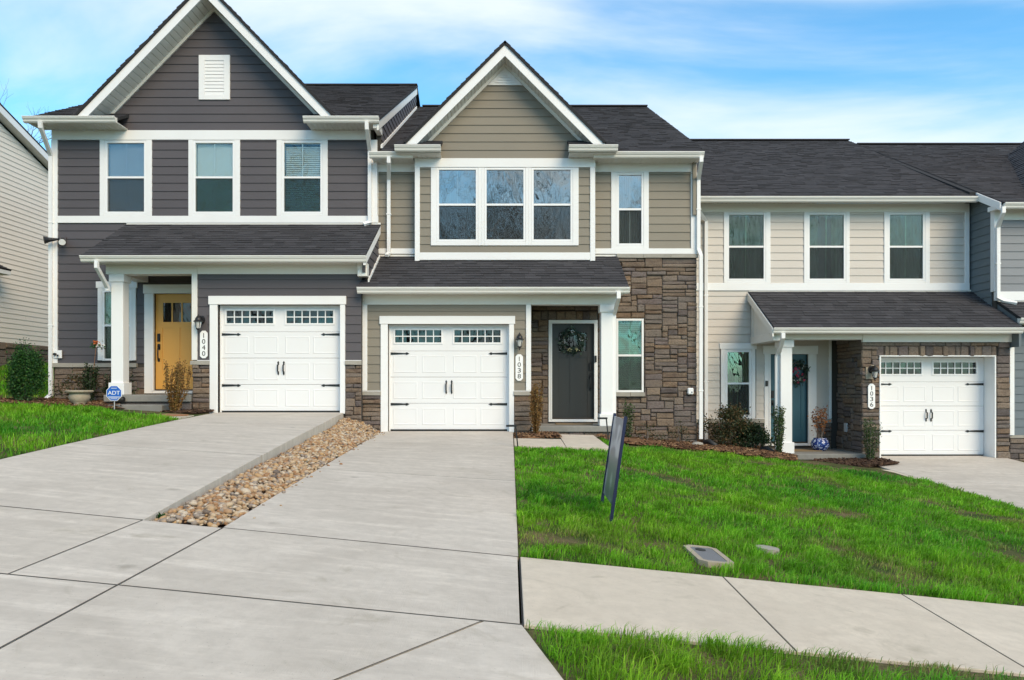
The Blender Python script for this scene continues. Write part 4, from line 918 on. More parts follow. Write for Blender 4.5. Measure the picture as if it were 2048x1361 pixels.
# roofs
SL = .515; cl = math.hypot(1, SL); RX0, RX1 = -2.72, 4.11
roof_plane(h38, (RX0, 15.93, r38(15.93)), (1, 0, 0), (0, 1, SL), RX1 - RX0, (22.3 - 15.93) * cl, seed=61)
roof_plane(h38, (RX1, 29, r38(22.3) - SL * 6.7), (-1, 0, 0), (0, -1, SL), RX1 - RX0, 6.7 * cl, seed=62, shing=False)
bx('ridge_cap', RX0 + .1, RX1, 22.2, 22.4, r38(22.3), r38(22.3) + .035, 'shingle', h38)
mb = MB(); mb.prism([(16.0, 4.6), (28.5, 4.6), (28.5, r38(16)), (22.3, r38(22.3) - .06), (16.0, r38(16.0) - .06)], XR - .1, XR - .02, lambda p, q, t_: (t_, p, q)); mk('end_wall', mb, 'siding_taupe', h38, fix=True)
zso = z_f1 + .002
for a, b in ((-2.95, BX0 - .01), (wx(1187, 15.6), wx(1408, 15.6))):
    roof_plane(h38, (max(a, RX0), 15.6, r38(15.6)), (1, 0, 0), (0, 1, SL), b - max(a, RX0), .42 * cl, seed=63, name='eave_roof')
    gutter(h38, 15.665, a, b, r38(15.6) - .128); soffit(h38, a + .02, b - .02, 15.675, YW - .03, zso - .03); bx('fascia', a + .01, b - .01, 15.666, 15.69, zso - .008, r38(15.6) - .03, 'cream_trim', h38)
zret = wz(292, 15.45)
for a, b in ((wx(790, 15.45), wx(882, 15.45)), (wx(1137, 15.45), wx(1235, 15.45))):
    roof_plane(h38, (a, 15.40, zret), (1, 0, 0), (0, 1, SL), b - a, .48 * cl, seed=64, name='eave_roof')
    gutter(h38, 15.465, a, b, zret - .125); soffit(h38, a + .02, b - .02, 15.475, YBAY - .03, zq1 + .004); bx('fascia', a + .01, b - .01, 15.466, 15.49, zq1 + .026, zret - .02, 'cream_trim', h38)
zr38 = front_gable(h38, -.104, 8.06, 1.0, 2.09, 15.42, YBAY, 20.2, 'siding_taupe', zq1 + .001, 71, vent=None)
mb = MB(); a = .37; zt = 7.31     # triangular gable vent
mb.prism([(-.104 - a, zt), (-.104 + a, zt), (-.104, zt + a)], YBAY - .045, YBAY - .02, lambda p, q, t_: (p, t_, q)); gv = mk('gable_vent', mb, 'white_trim', h38, fix=True)
for i in range(4):
    z = zt + .045 + i * .055; hw = a - .06 - (z + .05 - zt)
    if hw > .02: bx('louvre', -.104 - hw, -.104 + hw, YBAY - .058, YBAY - .046, z, z + .038, 'white_trim', gv, .003)
low_roof(h38, -2.975, wx(1258, 14.55), 14.55, wz(574, 14.55), YW, wz(513, YW), YG, 2.747, 52)
X1 = wx(1258, 14.55); mb = MB(); sl = .56
mb.prism([(14.7, 2.76), (YW - .01, 2.76), (YW - .01, 2.856 + sl * 1.5 - .07), (14.7, 2.856 + sl * .15 - .07)], X1 - .10, X1 - .05, lambda p, q, t_: (t_, p, q)); mk('roof_cheek', mb, 'cream_trim', h38, fix=True)
zfz = wz(610, YG)
bx('frieze_board', wx(725, YG), wx(1062, YG), YG - .035, YG + .06, zfz, 2.762, 'cream_trim', h38); bx('beam', wx(1062, YG) + .002, wx(1235, YG), YG - .03, YG + .24, zfz, 2.762, 'cream_trim', h38)
bx('beam', wx(1235, YG) - .27, wx(1235, YG), YG + .242, YW - .06, zfz, 2.762, 'cream_trim', h38)
bx('porch_ceiling', .3, wx(1235, YG) - .02, YG + .02, YW - .06, 2.763, 2.79, 'soffit', h38)
# garage bay
op = (wx(776, YG), wx(1018, YG), 0, wz(649, YG)); co = (wx(762, YG), wx(1028, YG), 0, wz(633, YG))
gw = wall_sheet(h38, YG, wx(725, YG), wx(1062, YG), -.3, zfz, [op]); bx('side_wall', wx(1062, YG) - .1, wx(1062, YG), YG + .102, YW - .06, -.3, 2.74, 'siding_taupe', h38, 0)
zc0, zc1 = wz(791, YG), wz(783, YG)
siding(gw, front(YG), wx(735, YG), wx(1052, YG), zc1 + .012, zfz, 'siding_taupe', [co], seed=19)
for a, b in ((725, 735), (1052, 1062)): bx('corner_board', wx(a, YG), wx(b, YG), YG - .045, YG + .06, zc1 + .013, zfz - .001, 'white_trim', h38)
for a, b in ((725, 762), (1028, 1062)):
    bx('sill_board', wx(a, YG), wx(b, YG), YG - .04, YG + .02, zc1, zc1 + .011, 'white_trim', h38, 0)
    stones(gw, front(YG), wx(a, YG), wx(b, YG), -.30, zc0, seed=25 + a, big=.8); caps(gw, front(YG), wx(a, YG) - .01, wx(b, YG) + .01, zc0, zc1 - zc0 - .004)
garage_trim(h38, YG, op, co, .14, .022)
garage_door(h38, YG + .12, op[0] + .004, op[1] - .004, .03, op[3])
column(h38, wx(1202, YG), wx(1226, YG), YG - .02, .112, zfz - .001)
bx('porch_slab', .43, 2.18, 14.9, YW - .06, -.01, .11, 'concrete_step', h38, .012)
pf = empty_part('porch_footing', (1.3, 15, -.2), h38); bx('footing_core', .45, 2.15, 14.99, YW - .07, -.3, -.011, 'mortar', pf, 0)
stones(pf, front(14.99), .45, 2.15, -.25, -.012, seed=29, g=.06)
entry_door(h38, YW + .05, dr[0], dr[1], dr[2], dr[3], 'door_dark', 1, 1)
door_frame(h38, YW, dr, wx(1097, YW), wx(1195, YW), wz(641, YW))
bx('doorbell', wx(1188.5, YW), wx(1192.5, YW), YW - .085, YW - .056, wz(725, YW), wz(712, YW), 'black_metal', h38)
# downspouts
x = wx(778, 15.6)
downspout(h38, [(x, 15.58, 5.72), (x, 15.58, 5.60), (wx(779, YW), YW - .085, 5.36), (wx(779, YW), YW - .085, wz(508, YW)), (wx(776, YW), YW - .20, wz(515, YW))], straps=[(wx(779, YW), YW - .085, 4.6)])
downspout(h38, [(wx(1402, 15.6), 15.58, 5.72), (wx(1402, 15.6), 15.58, 5.62), (XR + .02, YW - .09, 5.36), (XR + .02, YW - .09, wz(500, YW)), (XR + .06, YW - .13, wz(513, YW)), (XR + .06, YW - .13, -.22)], straps=[(XR + .02, YW - .09, 4.7), (XR + .06, YW - .13, 2.6), (XR + .06, YW - .13, .8)])
downspout(h38, [(wx(1237, 14.55), 14.53, 2.76), (wx(1237, 14.55), 14.53, 2.64), (wx(1229, YG), YG + .06, 2.36), (wx(1229, YG), YG + .06, -.05)])
# ================================================================== beige townhouse, number 1036
YW, YG = 17.35, 16.1
h36 = empty('townhouse', (7.4, 19, -.6), 'beige townhouse with teal door and stone garage front', 'townhouse')
XL, XR = 4.07, wx(1937, YW); z_f0, z_f1, z_b0, z_b1 = wz(425, YW), wz(408, YW), wz(582, YW), wz(567, YW)
frs = [rect(YW, a, b, 426.5, 562) for a, b in ((1453.5, 1530.5), (1614.5, 1690.5), (1774.5, 1848.5))]; cs = ((1447, 1540), (1607, 1698), (1767, 1858))
lw = rect(YW, 1450.5, 1501.5, 701, 834); dr = rect(YW, 1540, 1615, 709, 884)
wa = wall_sheet(h36, YW, XL, XR - .01, -1.0, z_f1, frs + [lw, dr]); bx('dark_room_block', XL + .02, XR - .02, YW + .6, 29, -1, z_f1, 'dark_interior', h36, 0)
for k, ((a, b), fr) in enumerate(zip(cs, frs)): window(h36, YW, fr, (wx(a, YW), wx(b, YW), z_b1 + .001, z_f0 - .001), ('curtain', 'drape', 'curtain')[k], 'glass_green', gl2='glass_green')
siding(wa, front(YW), XL, wx(1928, YW), z_b1, z_f0, 'siding_beige', [(wx(a, YW), wx(b, YW), z_b1, z_f0) for a, b in cs], seed=81)
bx('trim_board', XL, XR, YW - .04, YW + .02, z_f0, z_f1, 'cream_trim', h36); bx('trim_board', XL, XR + .004, YW - .043, YW + .02, z_b0, z_b1, 'white_trim', h36)
bx('corner_board', wx(1928, YW), XR, YW - .041, YW + .02, z_b1 + .001, z_f0 - .001, 'white_trim', h36)
zc0, zc1 = wz(846, YW), wz(838, YW)
siding(wa, front(YW), XL, wx(1657, YW), zc1 + .012, z_b0, 'siding_beige', [(wx(1439, YW), wx(1512, YW), zc1, wz(688, YW)), (wx(1528, YW), wx(1632, YW), -2, wz(692, YW))], seed=82)
bx('sill_board', XL, wx(1528, YW), YW - .04, YW + .02, zc1, zc1 + .011, 'white_trim', h36, 0); bx('sill_board', wx(1632, YW), wx(1661, YW), YW - .04, YW + .02, zc1, zc1 + .011, 'white_trim', h36, 0)
bx('corner_board', wx(1657, YW), wx(1662, YW), YW - .042, YW + .02, zc1 + .013, 2.0, 'white_trim', h36)
stones(wa, front(YW), XL + .1, wx(1528, YW), -.75, zc0, seed=83, big=.9); stones(wa, front(YW), wx(1632, YW), wx(1662, YW), -.56, zc0, seed=84, big=.7)
caps(wa, front(YW), XL, wx(1528, YW), zc0, zc1 - zc0 - .004); caps(wa, front(YW), wx(1632, YW), wx(1662, YW), zc0, zc1 - zc0 - .004)
window(h36, YW, lw, (wx(1441, YW), wx(1510, YW), zc1 + .012, wz(699, YW)), 'drape', 'glass_green', gl2='glass_green', ears=.03)
SL = .525; cl = math.hypot(1, SL); RX0, RX1 = 4.13, 10.60; r36 = lambda Y: 5.237 + SL * (Y - 16.9)
roof_plane(h36, (RX0, 16.86, r36(16.86)), (1, 0, 0), (0, 1, SL), RX1 - RX0, (23.3 - 16.86) * cl, seed=85)
roof_plane(h36, (RX1, 29.7, r36(23.3) - SL * 6.4), (-1, 0, 0), (0, -1, SL), RX1 - RX0, 6.4 * cl, seed=86, shing=False)
bx('ridge_cap', RX0, RX1, 23.2, 23.4, r36(23.3), r36(23.3) + .035, 'shingle', h36)
gutter(h36, 16.925, RX0 - .02, RX1 + .01, r36(16.86) - .128); bx('fascia', RX0, RX1, 16.926, 16.95, z_f1 + .024, r36(16.86) - .03, 'cream_trim', h36); soffit(h36, RX0, RX1 - .02, 16.935, YW - .03, z_f1 + .002)
mb = MB(); mb.prism([(16.9, r36(16.9) - .16), (23.3, r36(23.3) - .16), (23.3, r36(23.3) - .01), (16.9, r36(16.9) - .01)], RX1 + .001, RX1 + .03, lambda p, q, t_: (t_, p, q)); mk('rake_board', mb, 'black_metal', h36, fix=True)
X0, X1 = wx(1548, 15.65), 10.78
s = low_roof(h36, X0, X1, 15.65, wz(655, 15.65), YW, wz(583, YW), YG, 2.035, 53)
zr = lambda Y: wz(655, 15.65) + s * (Y - 15.65)
mb = MB(); mb.prism([(15.66, zr(15.66) - .20), (YW - .03, zr(YW - .03) - .20), (YW - .03, zr(YW - .03) - .03), (15.66, zr(15.66) - .03)], X0 - .03, X0 - .001, lambda p, q, t_: (t_, p, q)); mk('rake_board', mb, 'cream_trim', h36, fix=True)
mb = MB(); mb.prism([(15.85, 2.06), (YW - .04, 2.06), (YW - .04, zr(YW) - .1), (15.85, zr(15.85) - .1)], X0 + .07, X0 + .12, lambda p, q, t_: (t_, p, q)); mk('roof_cheek', mb, 'cream_trim', h36, fix=True)
bx('cheek_trim', X0 + .055, X0 + .07, YW - .15, YW - .045, 2.06, 2.75, 'cream_trim', h36); bx('cheek_trim', X0 + .052, X0 + .07, 15.83, 15.98, 2.06, 2.20, 'cream_trim', h36)
bx('beam', X0 + .04, X0 + .30, 15.83, YW - .045, 1.88, 2.055, 'cream_trim', h36); bx('beam', X0 + .302, wx(1725, YG), YG - .05, YG + .2, wz(680, YG), 2.06, 'cream_trim', h36)
bx('porch_ceiling', X0 + .1, wx(1725, YG), YG - .02, YW - .045, 2.061, 2.09, 'soffit', h36)
bx('frieze_board', wx(1723, YG), wx(2022, YG), YG - .07, YG + .02, wz(685, YG), 2.06, 'cream_trim', h36)
op = (wx(1759, YG), wx(1988, YG), -.635, wz(714, YG)); GX0, GX1 = wx(1725, YG), wx(2018, YG); so = (wx(1752, YG), wx(1994, YG), wz(713, YG), wz(693, YG))
gw = wall_sheet(h36, YG, GX0 + .01, GX1, -1.0, 2.05, [op]); sw = MB(); sw.box(GX0 + .01, GX0 + .11, YG + .101, YW - .002, -1.0, 2.05); sw = mk('side_wall', sw, 'mortar', h36)
stones(gw, front(YG), GX0 - .03, GX1, -.80, wz(685, YG), [(op[0] - .02, op[1] + .02, -2, op[3] + .01), so], seed=87)
rg = random.Random(9); xx = so[0]
while xx < so[1] - .06:
    w_ = min(.10 + rg.random() * .14, so[1] - xx); one_stone(gw, front(YG), xx, xx + w_, so[2], so[3], rg); xx += w_
stones(sw, left(GX0 + .01), YG - .01, YW - .05, -.62, 2.0, seed=88)
YD = YG + .32
bx('jamb', op[0] - .02, op[0] + .012, YG - .045, YD + .03, op[2], op[3], 'white_trim', h36); bx('jamb', op[1] - .012, op[1] + .02, YG - .045, YD + .03, op[2], op[3], 'white_trim', h36); bx('head_board', op[0] - .02, op[1] + .02, YG - .045, YD + .03, op[3] + .001, op[3] + .03, 'white_trim', h36)
garage_door(h36, YD, op[0] + .016, op[1] - .016, -.60, op[3] - .004)
column(h36, wx(1560, YG), wx(1583, YG), YG - .04, -.54, wz(681, YG))
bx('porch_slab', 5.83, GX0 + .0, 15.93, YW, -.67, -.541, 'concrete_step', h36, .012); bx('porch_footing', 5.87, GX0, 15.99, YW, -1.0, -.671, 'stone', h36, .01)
entry_door(h36, YW + .05, dr[0], dr[1], dr[2], dr[3], 'door_teal', 0, -1, panels=1)
door_frame(h36, YW, dr, wx(1528, YW), wx(1632, YW), wz(692, YW), ear=.03)
bx('doorbell', wx(1529.5, YW), wx(1534.5, YW), YW - .06, YW - .041, wz(773, YW), wz(762, YW), 'black_metal', h36)
bx('doorbell_plate', wx(1536, YW), wx(1538, YW), YW - .05, YW - .041, wz(780, YW), wz(762, YW), 'white_vinyl', h36)
downspout(h36, [(wx(1565, 15.65), 15.62, 2.03), (wx(1565, 15.65), 15.62, 1.93), (5.83, YG + .05, 1.62), (5.80, YG + .08, 1.56), (5.80, YG + .08, -.45)])
downspout(h36, [(4.20, 16.86, 5.10), (4.20, 16.86, 5.0), (4.55, YW - .08, 4.75), (4.55, YW - .08, -.45)], straps=[(4.55, YW - .08, 3.0), (4.55, YW - .08, 1.0)])
bx('outlet_box', GX0 - .075, GX0 - .03, 16.72, 16.84, -.12, .08, 'grey_plastic', h36, .008)

# ================================================================== blue-grey townhouse at the right edge
Y2, Y3 = 16.5, 16.2; h34 = empty('townhouse', (14, 19, -.7), 'blue grey townhouse cut off by the right edge', 'townhouse'); XS = 10.74; XE = 17.4
z_f0, z_f1, z_b0, z_b1 = wz(441, Y2), wz(416, Y2), wz(602, Y2), wz(584, Y2)
wa = wall_sheet(h34, Y2, XS + .01, XE, -1.2, z_f1 + .05); bx('dark_room_block', XS + .13, XE - .02, Y2 + .11, 28, -1.2, z_f1, 'dark_interior', h34, 0)
bx('trim_board', XS, XE, Y2 - .043, Y2 + .02, z_b0, z_b1, 'white_trim', h34); bx('trim_board', XS, XE, Y2 - .04, Y2 + .02, z_f0, z_f1, 'cream_trim', h34)
bx('corner_board', XS - .03, wx(1997, Y2), Y2 - .046, Y2 + .09, z_b1 + .001, z_f1, 'white_trim', h34)
siding(wa, front(Y2), wx(1997, Y2), XE, z_b1, z_f0, 'siding_bluegrey', seed=91)
sw = mk('side_wall', MB().box(XS + .01, XS + .11, Y2 + .101, 24, 2.0, 4.95), 'mortar', h34)
siding(sw, left(XS + .01), Y2 + .092, 18.4, 2.2, 5.6, 'siding_blue', clip=lambda z: (max(Y2 + .092, 16.1 + (z + .10 - 4.90) / .509), 18.4), seed=92)
SL = .509; cl = math.hypot(1, SL); r34 = lambda Y: 4.90 + SL * (Y - 16.1)
roof_plane(h34, (10.64, 16.06, r34(16.06)), (1, 0, 0), (0, 1, SL), XE - 10.4, (22.8 - 16.06) * cl, seed=93); bx('ridge_cap', 10.6, XE + .2, 22.7, 22.9, r34(22.8), r34(22.8) + .035, 'shingle', h34)
mb = MB(); mb.prism([(16.96, r34(16.96) - .06), (22.75, r34(22.75) - .06), (22.75, r34(22.75) - .004), (16.96, r34(16.96) - .004)], 10.48, 10.70, lambda p, q, t_: (t_, p, q)); mk('flashing', mb, 'roof_deck', h34, fix=True)
gutter(h34, 16.125, 10.66, XE, r34(16.06) - .128); bx('fascia', 10.66, XE, 16.126, 16.15, z_f1 + .024, r34(16.06) - .03, 'cream_trim', h34); soffit(h34, 10.70, XE, 16.135, Y2 - .05, z_f1 + .002)
mb = MB(); mb.prism([(16.1, r34(16.1) - .18), (16.93, r34(16.93) - .18), (16.93, r34(16.93) - .01), (16.1, r34(16.1) - .01)], 10.60, 10.635, lambda p, q, t_: (t_, p, q)); mk('rake_board', mb, 'white_trim', h34, fix=True)
bx('eave_return', 10.62, 10.70, 16.13, 16.55, z_f1 - .09, r34(16.1) - .02, 'white_trim', h34)
front_gable(h34, 14.6, 7.9, .9, 2.9, 15.9, 16.3, 21, 'siding_bluegrey', z_f1 + .05, 95)
ZE = wz(603, Y2) - .573 * .75
low_roof(h34, 10.80, XE, 15.75, ZE, Y2, wz(603, Y2), Y3, ZE - .13, 54)
mb = MB(); mb.prism([(15.80, 1.75), (Y2, 1.75), (Y2, wz(603, Y2) - .05), (15.80, ZE - .05)], 10.81, 10.86, lambda p, q, t_: (t_, p, q)); mk('roof_cheek', mb, 'siding_blue', h34, fix=True)
gw = wall_sheet(h34, Y3, 10.84, XE, -1.3, ZE - .13); zc = wz(876, Y3)
siding(gw, front(Y3), 10.92, 13.5, zc + .06, ZE - .14, 'siding_blue', seed=96); bx('corner_board', 10.82, 10.919, Y3 - .1, Y3 + .05, zc + .06, 1.95, 'white_trim', h34)
stones(gw, front(Y3), 10.85, 12.5, -1.0, zc, seed=97); caps(gw, front(Y3), 10.84, 12.5, zc, .055)
downspout(h34, [(wx(2006, 16.05), 16.04, 4.78), (wx(2006, 16.05), 16.04, 4.66), (wx(1990, Y2), Y2 - .10, 4.42), (wx(1990, Y2), Y2 - .10, wz(596, Y2)), (wx(1999, Y2), Y2 - .13, wz(603, Y2)), (wx(2020, Y2), Y2 - .22, wz(609, Y2))], straps=[(wx(1990, Y2), Y2 - .10, 3.6)])

# ================================================================== cream house at the left edge
XC = -15.5; hC = empty('cream_house', (XC - 5, 21, 1.3), 'cream sided house with stone base behind the left lawn', 'house'); rc = lambda Y: 9.37 - .332 * abs(Y - 19.5) + .332 * 2.67
mb = MB(); mb.prism([(12, .6), (29.5, .6), (29.5, rc(29.5) - .3), (19.5, rc(19.5) - .3), (12, rc(12) - .3)], XC - .2, XC, lambda p, q, t_: (t_, p, q)); wa = mk('wall', mb, 'mortar', hC, fix=True)
siding(wa, right(XC), 19.6, 29.4, 2.25, rc(19.5) - .35, 'siding_cream', expo=.153, clip=lambda z: (19.6, min(29.4, 19.5 + max(.12, (rc(19.5) - .34 - z) / .332))), seed=98, maxlen=5.2)
stones(wa, right(XC), 20.8, 27.6, 1.30, 2.24, seed=99, g=.075)
for (ya, yb, sgn) in ((19.5, 30.0, 1), (11.5, 19.5, -1)):
    E = (XC + .3, yb, rc(yb)) if sgn > 0 else (XC - 9, ya, rc(ya)); roof_plane(hC, E, (-sgn, 0, 0), (0, -sgn, .332), 9.3, (yb - ya) * math.hypot(1, .332), seed=100, shing=False)
    mb = MB(); mb.prism([(ya, rc(ya) - .27), (yb, rc(yb) - .27), (yb, rc(yb) - .055), (ya, rc(ya) - .055)], XC + .26, XC + .29, lambda p, q, t_: (t_, p, q)); mk('rake_board', mb, 'white_trim', hC, fix=True)
    mb = MB(); mb.prism([(ya, rc(ya) - .27), (yb, rc(yb) - .27), (yb, rc(yb) - .25), (ya, rc(ya) - .25)], XC + .02, XC + .259, lambda p, q, t_: (t_, p, q)); mk('rake_soffit', mb, 'soffit', hC, fix=True)
bx('back_wall', XC - 9, XC - .201, 12, 29, .6, 6.0, 'siding_cream', hC, 0)
roof_plane(hC, (XC + .62, 18.2, wz(541, 22.2)), (0, 1, 0), (-1, 0, .45), 4.0, .68, name='porch_roof', seed=101)
bx('fascia', XC + .57, XC + .61, 18.2, 22.2, wz(541, 22.2) - .15, wz(541, 22.2) - .03, 'white_trim', hC); bx('soffit', XC + .002, XC + .57, 18.2, 22.18, wz(541, 22.2) - .16, wz(541, 22.2) - .14, 'soffit', hC)
# ------------------------------------------------------------------ wall lanterns and house numbers
def lantern(x, y, z, label, side=0.0, block=None):
    """carriage lantern on an arm: back plate, arm, roof, glass, cage bars, finial"""
    o = empty('wall_lantern', (x, y, z - .2), label, 'lantern', 'carriage lanterns beside the garage doors')
    if block: bx('mounting_block', x - .10, x + .10, y, y + .04, z - .15, z + .16, block, o)
    mb = MB(); mb.prism([(.055 * math.cos(k * math.pi / 6), .085 * math.sin(k * math.pi / 6)) for k in range(12)], y - .022, y, lambda p, q, t_: (x + p, t_, z + .06 + q)); mk('back_plate', mb, 'black_metal', o, fix=True)
    yc = y - .13; xc = x + side
    mb = MB(); mb.tube([(x, y - .015, z + .07), (x + side * .4, y - .07, z + .13), (xc, yc, z + .125), (xc, yc, z + .07)], .011, 8); mk('arm', mb, 'black_metal', o, fix=True)
    mb = MB(); mb.lathe([(.012, .16), (.016, .135), (.03, .12), (.055, .085), (.062, .05), (.092, .028), (.092, .016), (.02, .014)], (xc, yc, z), 16); mk('roof', mb, 'black_metal', o, smooth=False, fix=True)
    mb = MB(); mb.lathe([(.066, .013), (.036, -.115), (.01, -.117)], (xc, yc, z), 8); mk('glass', mb, 'lamp_glass', o, fix=True)
    for k in range(4):
        t_ = k * math.pi / 2 + math.pi / 4; mb = MB(); mb.tube([(xc + .07 * math.cos(t_), yc + .07 * math.sin(t_), z + .016), (xc + .039 * math.cos(t_), yc + .039 * math.sin(t_), z - .12)], .006, 5); mk('cage_bar', mb, 'black_metal', o)
    mb = MB(); mb.lathe([(.046, -.114), (.046, -.125), (.028, -.14), (.012, -.155), (.016, -.17), (.003, -.195)], (xc, yc, z), 12); mk('finial', mb, 'black_metal', o, fix=True)
    return o
def text_mesh(name, s, size, loc, mat, parent, th=.004, width=None, space=1.0, shear=0.0):
    cu = bpy.data.curves.new('letters', 'FONT'); cu.body = s; cu.size = size; cu.align_x = 'CENTER'; cu.align_y = 'CENTER'; cu.extrude = th / 2; cu.space_character = space; cu.shear = shear; cu.resolution_u = 4
    ob = bpy.data.objects.new('letters', cu); COL.objects.link(ob); dg = bpy.context.evaluated_depsgraph_get(); me = bpy.data.meshes.new_from_object(ob.evaluated_get(dg)); bpy.data.objects.remove(ob); bpy.data.curves.remove(cu)
    vs = [v.co.copy() for v in me.vertices]; fs = [tuple(p.vertices) for p in me.polygons]; bpy.data.meshes.remove(me)
    lo, hi = min(v.x for v in vs), max(v.x for v in vs); zl, zh = min(v.y for v in vs), max(v.y for v in vs); k = 1.0 if width is None else width / (hi - lo); cx_, cz_ = (lo + hi) / 2, (zl + zh) / 2
    mb = MB(); mb.add([(loc[0] + (v.x - cx_) * k, loc[1] - v.z, loc[2] + (v.y - cz_)) for v in vs], fs); return mk(name, mb, mat, parent)
def number_sign(x, y, z0, z1, digits, label):
    w = .075; c = .045; o = empty('house_number_sign', (x, y, z0), label, 'number sign', 'white house number plaques')
    poly = [(-w + c, z0), (w - c, z0), (w, z0 + c), (w, z1 - c), (w - c, z1), (-w + c, z1), (-w, z1 - c), (-w, z0 + c)]
    mb = MB(); mb.prism(poly, y - .02, y - .002, lambda p, q, t_: (x + p, t_, q)); mk('plaque', mb, 'plaque', o, fix=True)
    n = len(digits); st = (z1 - z0 - .07) / n
    for i, d in enumerate(digits): text_mesh('digit', d, st * 1.12, (x, y - .021, z1 - .035 - st * (i + .5)), 'black_metal', o, width=None if d == '1' else .066)
    return o
lantern(wx(404, 14.75), 14.775, wz(646, 14.7), 'black lantern on the dark grey wall beside the yellow door', side=-.03, block='siding_charcoal')
lantern(wx(1039, 14.95), 14.975, wz(682, 14.9), 'black lantern on the taupe wall right of the middle garage', block='siding_taupe')
lantern(wx(1741, 16.05), 16.045, wz(745, 16.0), 'black lantern on the stone pier beside the right-hand garage', side=.03, block='cast_stone')
number_sign(wx(408, 14.77), 14.774, wz(717, 14.77), wz(662, 14.77), '1040', 'white plaque numbered 1040 on the dark grey siding')
number_sign(wx(1038.5, 14.97), 14.974, wz(762, 14.97), wz(709, 14.97), '1038', 'white plaque numbered 1038 on the taupe siding')
number_sign(wx(1742, 16.05), 16.040, wz(818, 16.05), wz(768, 16.05), '1036', 'white plaque numbered 1036 on the stone pier')

# ------------------------------------------------------------------ plants
def leaves_np(pts, size, rg, flat=0.0, up=0.3):
    """one rhombic leaf at each point -> verts, faces"""
    n = len(pts); d = rg.normal(size=(n, 3)); d[:, 2] = d[:, 2] * (1 - flat) + up; d /= np.linalg.norm(d, axis=1)[:, None]
    e = np.cross(d, rg.normal(size=(n, 3))); e /= np.linalg.norm(e, axis=1)[:, None] + 1e-9
    s = size * (0.6 + .8 * rg.random(n))[:, None]; V = np.stack([pts, pts + d * s * .5 + e * s * .28, pts + d * s, pts + d * s * .5 - e * s * .28], 1).reshape(-1, 3)
    return V, (np.arange(n)[:, None] * 4 + np.arange(4)[None, :])
def thing_plant(name, base, label, cat, group, stems, V, Fc, leafm, stemm='bark'):
    o = empty(name, base, label, cat, group)
    mb = MB()
    for pts, r0, r1 in stems:
        k = len(pts); mb.tube(pts, [r0 + (r1 - r0) * i / (k - 1) for i in range(k)], 5)
    mk('stem', mb, stemm, o); big_mesh('foliage', V, Fc, leafm, o, org=base); return o
def bush(name, base, r, h, n, size, leafm, label, cat='shrub', group=None, seed=1, hollow=.45, low=.05, ns=9, shape=1.0, clumps=26):
    """rounded shrub: leaf clumps around branch ends, denser at the surface, uneven outline"""
    rg = np.random.default_rng(seed); base = np.array(base, dtype=float); C = []
    for i in range(clumps):
        t = rg.random() * 2 * math.pi; zf_ = rg.random() ** .8; prof = math.sin(math.pi * min(1, (zf_ * .86 + .12))) ** (.6 * shape); rr = r * prof * (hollow + (1 - hollow) * rg.random()); C.append((math.cos(t) * rr, math.sin(t) * rr, h * (low + (1 - low) * zf_)))
    C = np.array(C); k = rg.integers(0, clumps, n); sp = np.array([r * .26, r * .26, h * .12])
    P = base + C[k] + rg.normal(size=(n, 3)) * sp * .8; P[:, 2] = np.maximum(P[:, 2], base[2] + .02)
    V, Fc = leaves_np(P, size, rg); st = []
    for i in range(ns):
        c = C[rg.integers(0, clumps)]; st.append(([tuple(base + [c[0] * .12, c[1] * .12, -.03]), tuple(base + [c[0] * .5, c[1] * .5, c[2] * .5]), tuple(base + c)], .010, .004))
    return thing_plant(name, tuple(base), label, cat, group, st, V, Fc, leafm)
def upright(name, base, h, spread, ns, nl, size, leafm, label, group=None, seed=1, lean=(0, 0), bare=.1, top_only=0.0, cat='shrub', droop=0.0, stem='bark', jit=.02):
    """fastigiate shrub: a sheaf of near-vertical stems, each lined with small leaves"""
    rg = np.random.default_rng(seed); base = np.array(base, dtype=float); st = []; P = []
    for i in range(ns):
        t = rg.random() * 2 * math.pi; q = math.sqrt(rg.random()); hh = h * (.72 + .28 * rg.random()); tip = base + [math.cos(t) * spread * q + lean[0], math.sin(t) * spread * q + lean[1], hh]
        root = base + [math.cos(t) * spread * .12, math.sin(t) * spread * .12, -.03]; mid = root * .45 + tip * .55 + [math.cos(t) * spread * .22, math.sin(t) * spread * .22, 0]
        st.append(([tuple(root), tuple(mid), tuple(tip)], .007, .003))
        m = nl // ns; f = bare + (1 - bare) * rg.random(m) ** (1 - top_only * .6); pts = np.where(f[:, None] < .55, root + (mid - root) * (f / .55)[:, None], mid + (tip - mid) * ((f - .55) / .45)[:, None]); P.append(pts + rg.normal(size=(m, 3)) * jit)
    V, Fc = leaves_np(np.concatenate(P), size, rg, up=.5 - droop); return thing_plant(name, tuple(base), label, cat, group, st, V, Fc, leafm, stem)
gz_ = lambda x, y: float(H(x, y))
# left bed
bush('arborvitae', (-9.35, 14.4, gz_(-9.35, 14.4)), .27, 1.02, 12000, .036, 'leaf_arbor', 'bushy dark green arborvitae at the far left of the lawn', seed=3, hollow=.75, low=.08, shape=.8, clumps=70)
bush('shrub', (-8.95, 15.45, .60), .40, .48, 900, .045, 'leaf_bronze', 'sparse low brownish shrub left against the dark grey house base', seed=4, clumps=22)
upright('holly', (-8.62, 15.25, .60), .80, .13, 12, 2400, .04, 'leaf_dark', 'narrow dark holly behind the stone urn', seed=5, lean=(.04, 0))
bush('shrub', (-8.08, 15.35, .60), .26, .56, 1500, .05, 'leaf_dark', 'dark round shrub beside the white porch column of the grey house', seed=6)
upright('shrub', (-6.38, 14.15, .42), 1.0, .25, 26, 3000, .035, 'leaf_brown', 'tall browned upright shrub beside the yellow door', seed=7, lean=(.08, 0), bare=.0, stem='leaf_brown')
